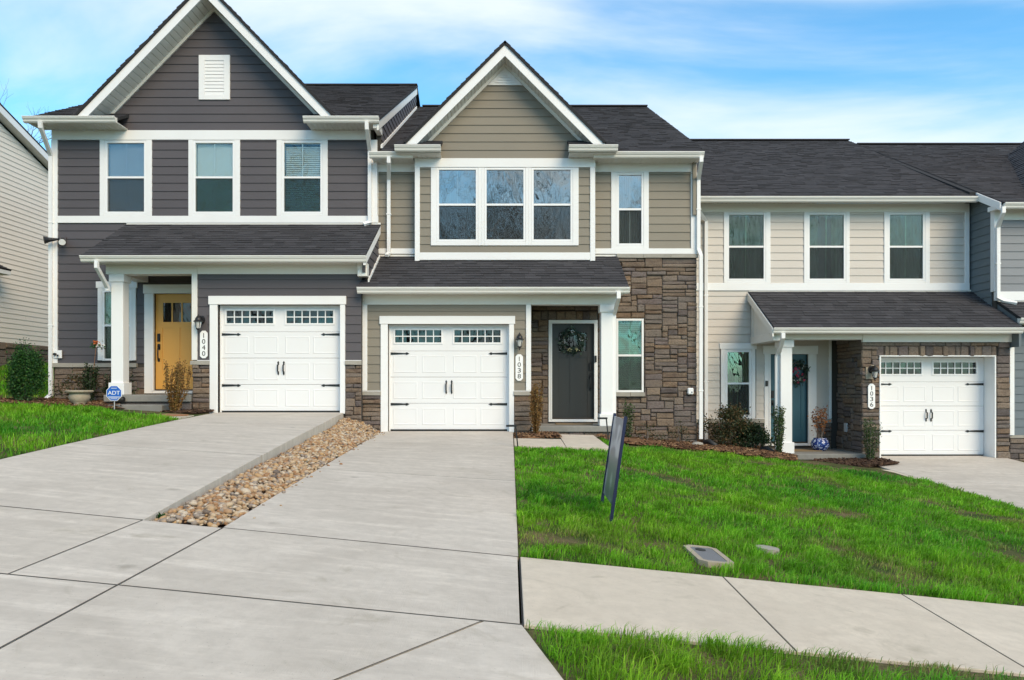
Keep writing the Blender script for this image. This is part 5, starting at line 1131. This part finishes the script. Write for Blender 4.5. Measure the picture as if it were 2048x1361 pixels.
upright('shrub', (.50, 14.42, -.02), 1.0, .15, 18, 2600, .035, 'leaf_brown', 'browned upright shrub between the middle garage and dark door', seed=8, stem='leaf_brown')
upright('holly', (2.45, 15.45, -.22), .86, .12, 7, 900, .04, 'leaf_holly', 'thin green holly left of the stone wall downspout under the window', seed=9)
bush('shrub', (2.85, 15.55, -.26), .34, .36, 380, .035, 'leaf_bronze', 'small bare reddish shrub at the foot of the stone wall', seed=10, clumps=14)
bush('shrub', (3.50, 15.55, -.30), .28, .50, 420, .032, 'leaf_bronze', 'leggy bare shrub at the stone wall near the downspout', seed=11, clumps=14)
# bed in front of the beige house
bush('shrub', (4.78, 16.3, -.46), .50, .80, 5200, .048, 'leaf_bronze', 'large loose bronze green shrub under the beige house window', seed=12, clumps=34, low=.15)
bush('shrub', (5.28, 16.2, -.50), .36, .50, 3600, .048, 'leaf_dark', 'low dark green shrub left of the teal door', seed=13, clumps=26)
upright('holly', (5.62, 15.55, -.52), 1.02, .13, 12, 2400, .038, 'leaf_holly', 'dense upright holly in front of the beige porch column', seed=14)
upright('holly', (7.62, 15.75, -.66), .92, .20, 14, 2200, .034, 'leaf_holly', 'vase shaped green holly beside the right-hand garage', seed=15)

# potted plant on the beige porch
c = (6.98, 16.75, -.54); pot = tag(mk('flower_pot', MB().lathe([(.10, 0), (.15, .03), (.195, .10), (.20, .16), (.17, .235), (.135, .262), (.15, .285), (.135, .285), (.12, .25), (.02, .25)], c, 28), 'pot_glaze', smooth=True), 'round blue and white glazed pot on the beige porch', 'pot')
upright('potted_plant', (c[0], c[1], c[2] + .25), .72, .17, 8, 420, .05, 'leaf_rust', 'withered rust brown plant in the blue and white pot', seed=16, bare=.35, top_only=.5, cat='plant', droop=.5, jit=.05)
# stone urn
c = (wx(159, 14.1), 14.1, gz_(-8.15, 14.1) - .0); c = (c[0], c[1], .50)
u = empty('garden_urn', c, 'weathered cream stone urn planter at the front of the left bed', 'urn')
bx('plinth', c[0] - .16, c[0] + .16, c[1] - .16, c[1] + .16, c[2] - .04, c[2] + .045, 'cast_stone', u, .012)
mk('bowl', MB().lathe([(.125, .046), (.115, .07), (.10, .085), (.15, .12), (.185, .19), (.18, .24), (.165, .275), (.205, .285), (.235, .30), (.24, .325), (.225, .335), (.19, .325), (.17, .29), (.02, .28)], c, 32), 'cast_stone', u, smooth=True)
# security sign on a stake
c = (wx(228, 13.95), 13.95, .47); sg = empty('security_sign', c, 'blue octagonal ADT security sign on a stake', 'sign'); zc = wz(787, 13.95); Rr = .155
mk('stake', MB().box(c[0] - .008, c[0] + .008, c[1] + .012, c[1] + .02, c[2] - .1, zc), 'grey_plastic', sg)
oc = lambda r: [(r * math.cos(R(22.5 + 45 * k)), r * math.sin(R(22.5 + 45 * k))) for k in range(8)]
mk('rim', MB().prism(oc(Rr), c[1], c[1] + .010, lambda p, q, t_: (c[0] + p, t_, zc + q)), 'plaque', sg, fix=True)
mk('face', MB().prism(oc(Rr * .93), c[1] - .003, c[1] - .0005, lambda p, q, t_: (c[0] + p, t_, zc + q)), 'adt_blue', sg, fix=True)
text_mesh('lettering', 'ADT', .105, (c[0], c[1] - .005, zc + .008), 'plaque', sg, width=.225, shear=.0)
for zz, w_ in ((.095, .11), (-.066, .22), (-.085, .20), (-.105, .12)): bx('print_line', c[0] - w_ / 2, c[0] + w_ / 2, c[1] - .005, c[1] - .0032, zc + zz - .004, zc + zz + .004, 'plaque', sg, 0)
# garden stake with flowers
c = (wx(181, 15.6), 15.6, .62); fs_ = empty('flower_stake', c, 'thin garden stake with orange and white artificial flowers', 'garden ornament')
tip = (wx(192, 15.5), 15.5, wz(695, 15.5)); mk('stake', MB().tube([c, tip], .006, 6), 'terracotta', fs_)
rg = np.random.default_rng(2)
for (dx, dz, m_, n_) in ((.01, .09, 'petal_orange', 40), (.10, .03, 'plaque', 50), (-.03, .03, 'leaf_arbor', 40), (.14, .01, 'leaf_arbor', 24)):
    V, Fc = leaves_np(np.array([tip[0] + dx, tip[1], tip[2] + dz]) + rg.normal(size=(n_, 3)) * [.03, .02, .022], .05, rg); big_mesh('flower', V, Fc, m_, fs_, org=tip)
# brick coloured mat on the walkway, door mats
bx_t = lambda *a, **k: tag(bx(*a[:-2]), a[-2], a[-1])
mb = MB(); mb.hexa([(-6.62, 13.18, .385), (-6.05, 12.96, .378), (-5.83, 13.5, .378), (-6.35, 13.85, .385), (-6.62, 13.18, .405), (-6.05, 12.96, .398), (-5.83, 13.5, .398), (-6.35, 13.85, .405)]); tag(mk('walkway_mat', mb, 'terracotta', fix=True), 'rust brown mat lying on the walkway by the grey house', 'mat')
tag(bx('doormat', wx(1110, 15.9), wx(1182, 15.9), 15.5, 15.95, .111, .128, 'mat_fibre', None), 'brown doormat in front of the dark door', 'doormat')
tag(bx('doormat', 6.15, 6.95, 16.55, 17.0, -.540, -.523, 'mat_fibre', None), 'brown doormat in front of the teal door', 'doormat')
# wreaths
def wreath(x, y, z, r, label, leafm, berries, seed):
    rg = np.random.default_rng(seed); o = empty('door_wreath', (x, y, z - r), label, 'wreath'); t = rg.random(420) * 2 * math.pi; rr = r * (.78 + rg.normal(size=420) * .13)
    mk('ring', MB().tube([(x + r * .75 * math.cos(a), y, z + r * .75 * math.sin(a)) for a in np.linspace(0, 2 * math.pi, 25)], .018, 6, cap=False), 'bark', o)
    P = np.stack([x + np.cos(t) * rr, y + rg.normal(size=420) * .022 - .01, z + np.sin(t) * rr], 1); V, Fc = leaves_np(P, .075, rg, up=0); big_mesh('foliage', V, Fc, leafm, o, org=(x, y, z))
    for bx_, bz_, m_, n_ in berries:
        mb = MB()
        for k in range(n_): q = (x + bx_ * r + rg.normal() * .025, y - .05 + rg.normal() * .008, z + bz_ * r + rg.normal() * .018); mb.lathe([(.001, -.011), (.009, -.006), (.011, 0), (.009, .006), (.001, .011)], q, 7)
        mk('berry_cluster', mb, m_, o, smooth=True)
    return o
wreath(wx(1144.5, 16.1), 16.10, wz(683, 16.1), .27, 'green wreath with pale berries hanging on the dark door', 'leaf_wreath', ((-.25, -.72, 'berry', 12), (.35, -.68, 'berry', 12), (.0, .75, 'plaque', 8), (-.7, .0, 'plaque', 5), (.7, .15, 'plaque', 6)), 21)
wr = wreath(wx(1592, 17.35), 17.35, wz(745, 17.35), .28, 'red and green wreath hanging on the teal door', 'leaf_wreath', ((.6, .5, 'plaque', 6), (-.2, -.7, 'plaque', 5)), 22)
rg = np.random.default_rng(5); P = np.array([wx(1592, 17.35), 17.30, wz(745, 17.35)]) + rg.normal(size=(24, 3)) * [.13, .015, .13]; V, Fc = leaves_np(P, .10, rg); big_mesh('ribbon', V, Fc, 'red_ribbon', wr, org=(wx(1592, 17.35), 17.3, wz(745, 17.35)))
# floodlight and camera on the dark grey house
x, z = wx(124, 15.95), wz(483, 15.95); fl = empty('floodlight', (x, 15.97, z - .1), 'black twin-head floodlight on the dark grey corner', 'floodlight')
bx('mounting_plate', x - .06, x + .08, 15.94, 15.972, z - .07, z + .10, 'siding_charcoal', fl); mk('hub', MB().lathe([(.05, -.02), (.06, 0), (.05, .03), (.01, .035)], (x, 15.9, z + .03), 14), 'black_metal', fl)
def cone(name, a, b, r0, r1, m_): return mk(name, MB().tube([a, tuple((np.array(a) * .3 + np.array(b) * .7)), b], [r0, (r0 + r1) / 2, r1], 14), m_, fl)
cone('lamp_head', (x - .03, 15.88, z + .03), (x - .24, 15.72, z - .02), .02, .085, 'black_metal'); cone('lamp_head', (x + .03, 15.88, z + .01), (x + .13, 15.74, z - .06), .02, .08, 'black_metal'); cone('lens', (x + .128, 15.742, z - .059), (x + .133, 15.735, z - .063), .066, .066, 'plaque')
x, z = wx(114, 15.93), wz(709, 15.93); cm = empty('security_camera', (x, 15.94, z - .08), 'white camera box low on the dark grey corner board', 'camera')
bx('mounting_plate', x - .07, x + .10, 15.925, 15.953, z - .085, z + .085, 'white_vinyl', cm); mk('lens', MB().tube([(x - .03, 15.925, z), (x - .03, 15.87, z)], .028, 12), 'black_metal', cm); mk('swivel', MB().tube([(x + .02, 15.925, z - .02), (x + .04, 15.88, z - .03)], .018, 10), 'black_metal', cm)
x, z = wx(1381, 16.0), wz(783, 16.0); cm = empty('outlet_cover', (x, 16.04, z - .07), 'white weatherproof box on the stone wall by the downspout', 'outlet')
bx('case', x - .06, x + .065, 15.98, 16.06, z - .07, z + .07, 'white_vinyl', cm, .018); mk('socket', MB().tube([(x + .025, 15.98, z - .02), (x + .025, 15.972, z - .02)], .014, 12), 'black_metal', cm)
# path lights
for (px, py, sgn, lab) in ((1030, 891, -1, 'black bent path light at the driveway corner'), (1217, 886, -1, 'black bent path light beside the porch column')):
    Y_ = 12.36 if px < 1100 else 13.6; x = wx(px, Y_) + (.05 if px < 1100 else 0); z0 = z38(0, Y_) - .03 if px < 1100 else -.1; ht = .37 if px < 1100 else .42
    o = empty('path_light', (x, Y_, z0), lab, 'path light', 'bent black path lights'); mb = MB(); mb.rect_sweep([(x, Y_, z0), (x - .04, Y_, z0 + ht)], .022, .022); mk('post', mb, 'black_metal', o, fix=True)
    mb = MB(); mb.cbox(x - .20, x - .02, Y_ - .02, Y_ + .02, z0 + ht - .012, z0 + ht + .022, .005); mk('lamp_head', mb, 'black_metal', o, fix=True)
# yard sign seen almost edge-on
A, B = (wx(1219, 6.9), 6.9), (wx(1201, 7.75), 7.75); zA, zB = gz_(*A), gz_(*B); lean = .15
ys = empty('yard_sign', (A[0], 7.3, -.4), 'tall navy framed yard sign with smeared panel leaning on the lawn', 'yard sign')
zt = .63
def post(p, zb): mb = MB(); mb.rect_sweep([(p[0], p[1], zb - .08), (p[0] + lean, p[1], zt)], .022, .03, Vector((0, 1, 0))); return mk('post', mb, 'navy_metal', ys, fix=True)
post(A, zA); post(B, zB)
mb = MB(); f = lambda p, z, o_: (p[0] + lean * (z + .45) / (zt + .45) + o_, p[1], z); a = (A[0], A[1] + .012); b = (B[0], B[1] - .012)
mb.add([f(a, -.20, -.006), f(b, -.20, -.006), f(b, zt - .03, -.006), f(a, zt - .03, -.006), f(a, -.20, .006), f(b, -.20, .006), f(b, zt - .03, .006), f(a, zt - .03, .006)], [(0, 1, 2, 3), (7, 6, 5, 4), (0, 4, 5, 1), (1, 5, 6, 2), (2, 6, 7, 3), (3, 7, 4, 0)]); mk('panel', mb, 'sign_panel', ys, fix=True)
# meter box and covers in the lawn
c = (1.60, 6.02); z = gz_(*c) - .012; mbx = empty('meter_box', (c[0], c[1], z - .08), 'rectangular concrete water meter box with grey lid in the lawn', 'meter box')
rr = lambda hx, hy, k: [(-hx + k, -hy), (hx - k, -hy), (hx, -hy + k), (hx, hy - k), (hx - k, hy), (-hx + k, hy), (-hx, hy - k), (-hx, -hy + k)]
ang = R(0); rot = lambda p, q: (c[0] + p * math.cos(ang) - q * math.sin(ang), c[1] + p * math.sin(ang) + q * math.cos(ang))
tl_ = lambda p, q: -.098 * (rot(p, q)[0] - c[0])
mb = MB(); o_ = rr(.14, .31, .06); i_ = rr(.095, .255, .03)
for (ra, rb, za, zb) in ((o_, o_, -.12, .03), (o_, i_, .03, .03), (i_, i_, .03, .015)):
    b = len(mb.v); mb.v += [(*rot(*p), z + za + tl_(*p)) for p in ra] + [(*rot(*p), z + zb + tl_(*p)) for p in rb]; mb.f += [(b + k, b + (k + 1) % 8, b + 8 + (k + 1) % 8, b + 8 + k) for k in range(8)]
mk('rim', mb, 'cast_stone', mbx, fix=True); mk('lid', MB().prism(rr(.093, .253, .03), 0, .026, lambda p, q, t_: (*rot(p, q), z + t_ + tl_(p, q))), 'meter_lid', mbx, fix=True)
mk('reader_hole', MB().prism([(.042 * math.cos(k * math.pi / 8) - .02, .05 * math.sin(k * math.pi / 8) + .15) for k in range(16)], .0265, .031, lambda p, q, t_: (*rot(p, q), z + t_ + tl_(p, q))), 'black_rubber', mbx, fix=True)
c = (2.23, 6.45); z = gz_(*c) - .03; tag(mk('utility_cover', MB().prism([(.10 * math.cos(k * math.pi / 10), .10 * math.sin(k * math.pi / 10)) for k in range(20)], -.06, .055, lambda p, q, t_: (c[0] + p, c[1] + q, z + t_ - .098 * p)), 'stone_cap', fix=True), 'small pale round utility cover half hidden in the grass', 'utility cover')
# drain ends, loose stones
for (x, y, z, lab) in ((4.16, 15.85, -.36, 'black drain elbow at the foot of the stone wall downspout'), (5.42, 15.95, -.52, 'black drain pipe end beside the beige column')):
    mb = MB(); mb.tube([(x, y, z - .05), (x, y - .02, z + .10), (x + .06, y - .10, z + .10), (x + .16, y - .26, z + .02)], [.06, .06, .055, .05], 10); tag(mk('drain_pipe', mb, 'black_rubber', smooth=True), lab, 'pipe')
mb = MB(); mb.tube([(-8.05, 14.9, .56), (-7.85, 14.75, .62), (-7.6, 14.62, .66)], .05, 10); tag(mk('drain_pipe', mb, 'black_rubber', smooth=True), 'black drain pipe lying beside the grey house steps', 'pipe')
# ------------------------------------------------------------------ mulch beds
def mulch(poly, zfun, n, mat, label, seed, h=.03):
    rg = np.random.default_rng(seed); poly = np.array(poly); lo, hi = poly.min(0), poly.max(0); P = rg.random((n * 4, 2)) * (hi - lo) + lo
    def inside(P):
        r = np.zeros(len(P), bool); m = len(poly)
        for i in range(m):
            a, b = poly[i], poly[(i + 1) % m]; c = ((a[1] > P[:, 1]) != (b[1] > P[:, 1])) & (P[:, 0] < (b[0] - a[0]) * (P[:, 1] - a[1]) / (b[1] - a[1] + 1e-12) + a[0]); r ^= c
        return r
    P = P[inside(P)][:n]; k = len(P); z = np.array([zfun(x, y) for x, y in P]) + h * rg.random(k) + .01
    L = (.02 + .05 * rg.random(k)); W = .008 + .014 * rg.random(k); a = rg.random(k) * math.pi; tl = rg.normal(size=k) * .5
    d = np.stack([np.cos(a) * np.cos(tl), np.sin(a) * np.cos(tl), np.sin(tl) * .5], 1) * L[:, None]; e = np.stack([-np.sin(a), np.cos(a), rg.normal(size=k) * .5], 1) * W[:, None]; C = np.stack([P[:, 0], P[:, 1], z], 1)
    up = np.array([0, 0, .008]); V = np.stack([C - d - e, C + d - e, C + d + e, C - d + e, C - d * .9 - e * .8 + up, C + d * .9 - e * .8 + up, C + d * .9 + e * .8 + up, C - d * .9 + e * .8 + up], 1).reshape(-1, 3)
    q = np.array([(0, 1, 5, 4), (1, 2, 6, 5), (2, 3, 7, 6), (3, 0, 4, 7), (4, 5, 6, 7)]); Fc = (np.arange(k)[:, None, None] * 8 + q[None]).reshape(-1, 4)
    # the bed itself, a thin raised mat
    m = len(poly); cen = poly.mean(0); BV = [(x, y, zfun(x, y) + .002) for x, y in poly] + [(cen[0] + (x - cen[0]) * .93, cen[1] + (y - cen[1]) * .93, zfun(x, y) + .022) for x, y in poly] + [(cen[0], cen[1], zfun(*cen) + .024)]
    o = big_mesh('mulch', V, Fc, mat); tag(o, label, 'mulch', kind='stuff')
    mb = MB(); mb.add(BV, [(i, (i + 1) % m, m + (i + 1) % m, m + i) for i in range(m)] + [(m + i, m + (i + 1) % m, 2 * m) for i in range(m)]); mk('bed', mb, mat, o); return o
mulch([(-10.8, 13.6), (-9.2, 13.5), (-8.2, 13.9), (-7.6, 13.9), (-7.3, 14.2), (-7.7, 14.6), (-8.0, 15.9), (-9.85, 15.9), (-10.2, 14.6)], lambda x, y: gz_(x, y) + .01, 2400, 'mulch_chip', 'brown mulch bed along the dark grey house', 1)
mulch([(-6.6, 14.05), (-5.9, 13.95), (-5.86, 14.72), (-6.6, 14.72)], lambda x, y: .40, 600, 'mulch_dark', 'dark mulch around the browned shrub by the yellow door', 2)
mulch([(.10, 13.66), (.92, 13.66), (.92, 14.8), (.42, 14.9), (.10, 14.85)], lambda x, y: -.055 + .02 * x, 700, 'mulch_chip', 'brown mulch patch beside the middle porch', 3)
mulch([(1.75, 14.35), (2.3, 14.25), (3.0, 14.3), (3.8, 14.2), (4.6, 14.05), (5.3, 13.95), (5.6, 14.5), (5.85, 15.3), (5.75, 17.25), (4.2, 17.25), (4.1, 16.0), (2.2, 16.0), (2.2, 14.9), (1.75, 14.8)], lambda x, y: gz_(x, y) + .015 - .0 * y, 5200, 'mulch_chip', 'long brown mulch bed along the stone wall', 4)
mulch([(6.95, 14.5), (7.9, 15.1), (8.0, 15.98), (7.5, 15.98), (6.4, 15.8), (6.4, 14.75)], lambda x, y: -.668, 1000, 'mulch_dark', 'dark mulch patch between porch and right-hand garage', 5)
for (x, y, z, s_, lab) in ((3.83, 15.2, -.30, .085, 'pale rock lying in the mulch by the downspout'), (5.0, 15.35, -.44, .05, 'small white stone in the mulch left of the teal door')):
    bm = bmesh.new(); bmesh.ops.create_icosphere(bm, subdivisions=2, radius=s_)
    for v_ in bm.verts: v_.co = Vector((v_.co.x * 1.5, v_.co.y, v_.co.z * .6)) * (1 + .25 * noise.noise(v_.co * 14 + Vector((x, y, z)))); v_.co += Vector((x, y, z + s_ * .3))
    tag(mk('rock', MB().frombm(bm), 'stone_cap', smooth=True), lab, 'rock')

# ------------------------------------------------------------------ river stones between the driveways
rgp = np.random.default_rng(11); variants = []
for k in range(10):
    bm = bmesh.new(); bmesh.ops.create_icosphere(bm, subdivisions=1, radius=1.0); sx, sy, sz = 1.0 + .35 * rgp.random(), .72 + .25 * rgp.random(), .48 + .22 * rgp.random()
    for v_ in bm.verts: n_ = 1 + .22 * noise.noise(v_.co * 1.1 + Vector((k * 7.3, 1, 2))); v_.co = Vector((v_.co.x * sx * n_, v_.co.y * sy * n_, v_.co.z * sz * n_))
    me = bpy.data.meshes.new('river_stone'); bm.to_mesh(me); bm.free(); me.polygons.foreach_set('use_smooth', [True] * len(me.polygons)); me.materials.append(M['river_stone']); variants.append(me)
def strip_pt(Y, t): a, b = e40r(Y) + .01, e38l(Y) - .008; return a + (b - a) * t
def rise(Y): return .58 * max(0, z40(e40r(Y), min(Y, 14.8)) - z38(e38l(Y), Y)) + .10 * max(0, (Y - 13) / 2)
mb = MB(); ysr = np.linspace(YS1 + .005, 14.85, 30)     # earth under the stones
for j, Y_ in enumerate(ysr):
    for t_ in (0, .5, 1): mb.v.append((strip_pt(Y_, t_), Y_, z38(strip_pt(Y_, 1), Y_) - .075 + (.05 if t_ == .5 else 0) + rise(Y_) * (1 - t_)))
for j in range(len(ysr) - 1):
    for i in range(2): b = j * 3 + i; mb.f.append((b, b + 1, b + 4, b + 3))
tag(mk('stone_bed', mb, 'mulch_dark'), kind='structure')
rocks = []
for layer, cnt in ((0, 3000), (1, 2000)):
    for k in range(cnt):
        Y_ = YS1 + .04 + (14.86 - YS1) * rgp.random(); t_ = rgp.random(); X_ = strip_pt(Y_, .03 + .94 * t_); s_ = .016 + .022 * rgp.random() ** 1.6 + (.014 if rgp.random() < .05 else 0); crown = .045 * math.sin(math.pi * t_) + rise(Y_) * (1 - t_)
        rocks.append((X_, Y_, z38(strip_pt(Y_, 1), Y_) - .04 + crown + layer * .018 + .012 * rgp.random(), s_))
for k in range(34):     # strays on the driveway
    Y_ = YS1 + .1 + 9 * rgp.random(); X_ = e38l(Y_) + .02 + .16 * rgp.random() ** 2; s_ = .010 + .014 * rgp.random(); rocks.append((X_, Y_, z38(X_, Y_) + s_ * .4, s_))
rocks.sort(key=lambda r: (r[1] - r[2] * 3))
SV, SF = [], []; off = 0; tv = [np.array([v_.co[:] for v_ in me.vertices]) for me in variants]; tf = [np.array([p.vertices[:] for p in me.polygons]) for me in variants]
from mathutils import Euler
for i, (x, y, z, s_) in enumerate(rocks):
    k = int(rgp.integers(0, 10)); eu = Euler((rgp.normal() * .3, rgp.normal() * .3, rgp.random() * 6.28))
    if i < 300:
        o = bpy.data.objects.new('river_stone', variants[k]); COL.objects.link(o); o.location = (x, y, z); o.rotation_euler = eu; o.scale = (s_,) * 3
        tag(o, 'smooth tan river stone at the near end of the strip between driveways', 'stone', 'river stones at the near end of the strip')
    else:
        SV.append(tv[k] @ np.array(eu.to_matrix()).T * s_ + np.array([x, y, z])); SF.append(tf[k] + off); off += len(tv[k])
tag(big_mesh('river_stones', np.concatenate(SV), np.concatenate(SF), 'river_stone', smooth=True), 'bed of tan river stones between the two driveways', 'river stones', kind='stuff')

# ------------------------------------------------------------------ grass
def grass(name, label, regions, seed, thr=.50):
    """every blade is a bent strip; regions = (x0,x1,y0,y1,blades per square metre, length, width, test)"""
    rg = np.random.default_rng(seed); VV, FF, CC = [], [], []; off = 0
    for (x0, x1, y0, y1, dens, ln, wd, test) in regions:
        n = int((x1 - x0) * (y1 - y0) * dens); X = x0 + (x1 - x0) * rg.random(n); Y = y0 + (y1 - y0) * rg.random(n)
        # tufts: pull blades towards scattered centres
        nt = max(8, int((x1 - x0) * (y1 - y0) * 34)); tx, ty = x0 + (x1 - x0) * rg.random(nt), y0 + (y1 - y0) * rg.random(nt); th_ = rg.random(nt)
        pick = rg.integers(0, nt, n); tuft = rg.random(n) < .6; X = np.where(tuft, tx[pick] + rg.normal(size=n) * .055, X); Y = np.where(tuft, ty[pick] + rg.normal(size=n) * .055, Y)
        m1 = np.array([noise.noise(Vector((a * 1.1, b * 1.1, seed))) for a, b in zip(X, Y)]); m2 = np.array([noise.noise(Vector((a * .55 + 9, b * .55, 5 + seed))) for a, b in zip(X, Y)]); m3 = np.array([noise.noise(Vector((a * 4.5, b * 4.5, 2))) for a, b in zip(X, Y)])
        keep = test(X, Y) & (m1 + .35 * m3 + .25 * rg.normal(size=n) * .5 < thr)
        tint_t = .62 + .76 * rg.random(nt)
        X, Y, m1, m2, m3, tuft, pick = X[keep], Y[keep], m1[keep], m2[keep], m3[keep], tuft[keep], pick[keep]; n = len(X)
        L = ln * (.5 + .7 * rg.random(n)) * (1 + .7 * m3) * np.clip(1.0 - .8 * (m1 - thr + .3), .45, 1.15) * np.where(tuft, 1.0 + .35 * th_[pick], .85); L = np.maximum(L, .3 * ln)
        a = rg.random(n) * 2 * math.pi; lean_ = (.35 + .55 * rg.random(n)); drift = np.array([.25, -.18])
        dx, dy = np.cos(a) * lean_ + drift[0], np.sin(a) * lean_ + drift[1]; z0 = H(X, Y) - .012
        wv = wd * (.7 + .6 * rg.random(n)); px_, py_ = -np.sin(a + rg.normal(size=n) * .6) * wv / 2, np.cos(a) * wv / 2
        B = np.stack([X, Y, z0], 1); Mi = B + np.stack([dx * L * .35, dy * L * .35, L * .62], 1); T = B + np.stack([dx * L * .95, dy * L * .95, L * (.98 - .3 * lean_)], 1); W = np.stack([px_, py_, np.zeros(n)], 1)
        VV.append(np.stack([B - W, B + W, Mi + W * .8, Mi - W * .8, T], 1).reshape(-1, 3))
        q = np.array([(0, 1, 2), (0, 2, 3), (3, 2, 4)]); FF.append((np.arange(n)[:, None, None] * 5 + q[None] + off).reshape(-1, 3)); off += n * 5
        g = rg.random(n); base = np.stack([.13 + .08 * g, .39 + .14 * g, .010 + .014 * g], 1)
        lush = np.stack([np.full(n, .045), np.full(n, .25), np.full(n, .016)], 1); dry = np.stack([np.full(n, .30), np.full(n, .26), np.full(n, .10)], 1); lime = np.stack([np.full(n, .22), np.full(n, .40), np.full(n, .02)], 1)
        f1 = np.clip(m2 * 1.6 + .25 * rg.normal(size=n), 0, .9)[:, None]; f2 = np.clip(-m2 * 1.5 + .25 * rg.normal(size=n), 0, .8)[:, None]; f3 = np.clip((m1 - thr + .26) * 3.0, 0, .8)[:, None] * (rg.random(n) < .7)[:, None]; f4 = (rg.random(n) < .045)[:, None] * .9
        c = base * (1 - f1) + lush * f1; c = c * (1 - f2) + lime * f2; c = c * (1 - np.maximum(f3, f4)) + dry * np.maximum(f3, f4); c = c * np.where(tuft, tint_t[pick], .92)[:, None] * (1 + .35 * m3)[:, None]; CC.append(np.repeat(np.clip(c, .005, .6), 5, axis=0))
    o = big_mesh(name, np.concatenate(VV), np.concatenate(FF), 'grass', col=np.concatenate(CC)); return tag(o, label, 'grass', kind='stuff')
BEDF = np.array([(.06, 12.40), (1.66, 12.40), (1.72, 14.3), (2.3, 14.22), (3.0, 14.28), (3.8, 14.18), (4.6, 14.02), (5.3, 13.9), (5.36, 13.86), (6.29, 13.42), (7.34, 13.28)])
inlawn = lambda X, Y: (Y < np.interp(X, BEDF[:, 0], BEDF[:, 1])) & (X > .066) & (X < 7.35) & (Y > 5.455) & ~((np.abs(X - 1.60) < .15) & (np.abs(Y - 6.02) < .32)) & (np.hypot(X - 2.23, Y - 6.45) > .08)
grass('lawn', 'lush green front lawn right of the middle driveway', [(.07, 7.35, 5.44, 7.2, 5000, .062, .0050, inlawn), (.07, 7.35, 7.2, 9.6, 3400, .060, .0065, inlawn), (.07, 7.35, 9.6, 14.4, 1900, .058, .0090, inlawn)], 1)
fl_edge = lambda Y: .065 + (YS0 - Y) * (.56 - .065) / (YS0 - 2.25) + .012
grass('verge_grass', 'strip of grass between sidewalk and street', [(.05, 4.2, 2.26, 4.06, 6000, .078, .0042, lambda X, Y: (X > fl_edge(Y)) & (Y < YS0 - .005))], 6, thr=.35)
lawnL = lambda X, Y: (X < -4.75 + (-5.86 + 4.75) * (Y - YS1) / (14.8 - YS1) - .015) & (Y > YS1) & (Y < np.interp(X, [-14, -10.8, -9.2, -8.2, -7.6, -7.35, -5.8], [14.2, 13.55, 13.45, 13.85, 13.85, 13.38, 12.78])) & ~((np.abs(X + 8.16) < .19) & (np.abs(Y - 14.1) < .19))
grass('lawn', 'green lawn left of the raised driveway', [(-13, -4.75, 5.5, 10, 900, .075, .008, lawnL), (-13, -5.1, 10, 14.3, 1500, .07, .009, lawnL)], 2)
grass('side_lawn', 'green side lawn rising to the cream house', [(-15.6, -9.9, 13.3, 25, 520, .085, .016, lambda X, Y: (X > -15.45) & ~((X > -10.9) & (Y < 15.9) & (Y < 14.9 + (X + 10.9) * .9)) & (Y > 13.6) & ~((X > -9.92)))], 4)
# a few weeds in the joint beside the river stones
rg = np.random.default_rng(8); VV = []
for (x, y, n_, l_) in ((-2.68, 5.49, 70, .05), (-2.71, 5.75, 14, .09), (-2.80, 7.0, 12, .09)):
    P = np.array([x, y, z38(-2.2, y) - .02]) + rg.normal(size=(n_, 3)) * [.035, .03, .006]; VV.append(leaves_np(P, l_ * .8, rg, up=1.2)[0])
VV = np.concatenate(VV); tag(big_mesh('weeds', VV, np.arange(len(VV)).reshape(-1, 4), 'leaf_arbor'), 'small green weeds in the joint beside the river stones', 'weeds', kind='stuff')

# ------------------------------------------------------------------ bare trees
def bare_tree_mesh(mb, base, height, seed, depth=5, r0=.16, twig=3):
    rg = random.Random(seed)
    def grow(p, d, L, r, k):
        n = 3; pts = [p]; q = p.copy(); dd = d.copy()
        for i in range(n):
            dd = (dd + Vector((rg.gauss(0, .13), rg.gauss(0, .13), .06))).normalized(); q = q + dd * (L / n); pts.append(q.copy())
        mb.tube(pts, [r + (r * .62 - r) * i / n for i in range(n + 1)], 6 if k > 3 else 3, cap=False)
        if k == 0: return
        for j in range(3 if k > 1 else twig):
            t = .35 + .65 * rg.random() if j else 1.0; s_ = pts[min(n, int(t * n + .5))]; ax = Vector((rg.gauss(0, 1), rg.gauss(0, 1), rg.gauss(0, .3))).normalized()
            nd = (dd + ax * (.55 + .35 * rg.random())).normalized(); nd.z = abs(nd.z) * .8 + .12; grow(s_, nd.normalized(), L * (.62 + .2 * rg.random()), r * .58, k - 1)
    grow(Vector(base), Vector((0, 0, 1)), height * .34, r0, depth)
c = (-21.5, 31, 1.2); tr = empty('bare_tree', c, 'leafless tree rising behind the cream house roof', 'tree')
mk('trunk', MB().tube([(c[0], c[1], c[2] - .3), (c[0] + .1, c[1], c[2] + 5)], [.3, .2], 10), 'bark', tr); mb = MB(); bare_tree_mesh(mb, (c[0] + .1, c[1], c[2] + 4.8), 8.0, 4, 6, .11); mk('crown', mb, 'bark', tr)
mb = MB()     # the wood across the street, seen only mirrored in the windows
for i, (x, y, h_) in enumerate(((-17, -27, 21), (-12, -23, 19), (-7.5, -26, 21), (-4.0, -24, 18), (-1, -28, 22), (2.5, -23, 19), (6, -27, 22), (10.5, -24, 19), (15, -26, 21), (19, -24, 19), (-24, -24, 20), (25, -25, 20))): bare_tree_mesh(mb, (x, y, float(H(x, y)) - .2), h_, 50 + i, 6, .2)
tag(mk('woodland', mb, 'bark'), 'leafless wood across the street mirrored in the windows', 'trees', kind='stuff')
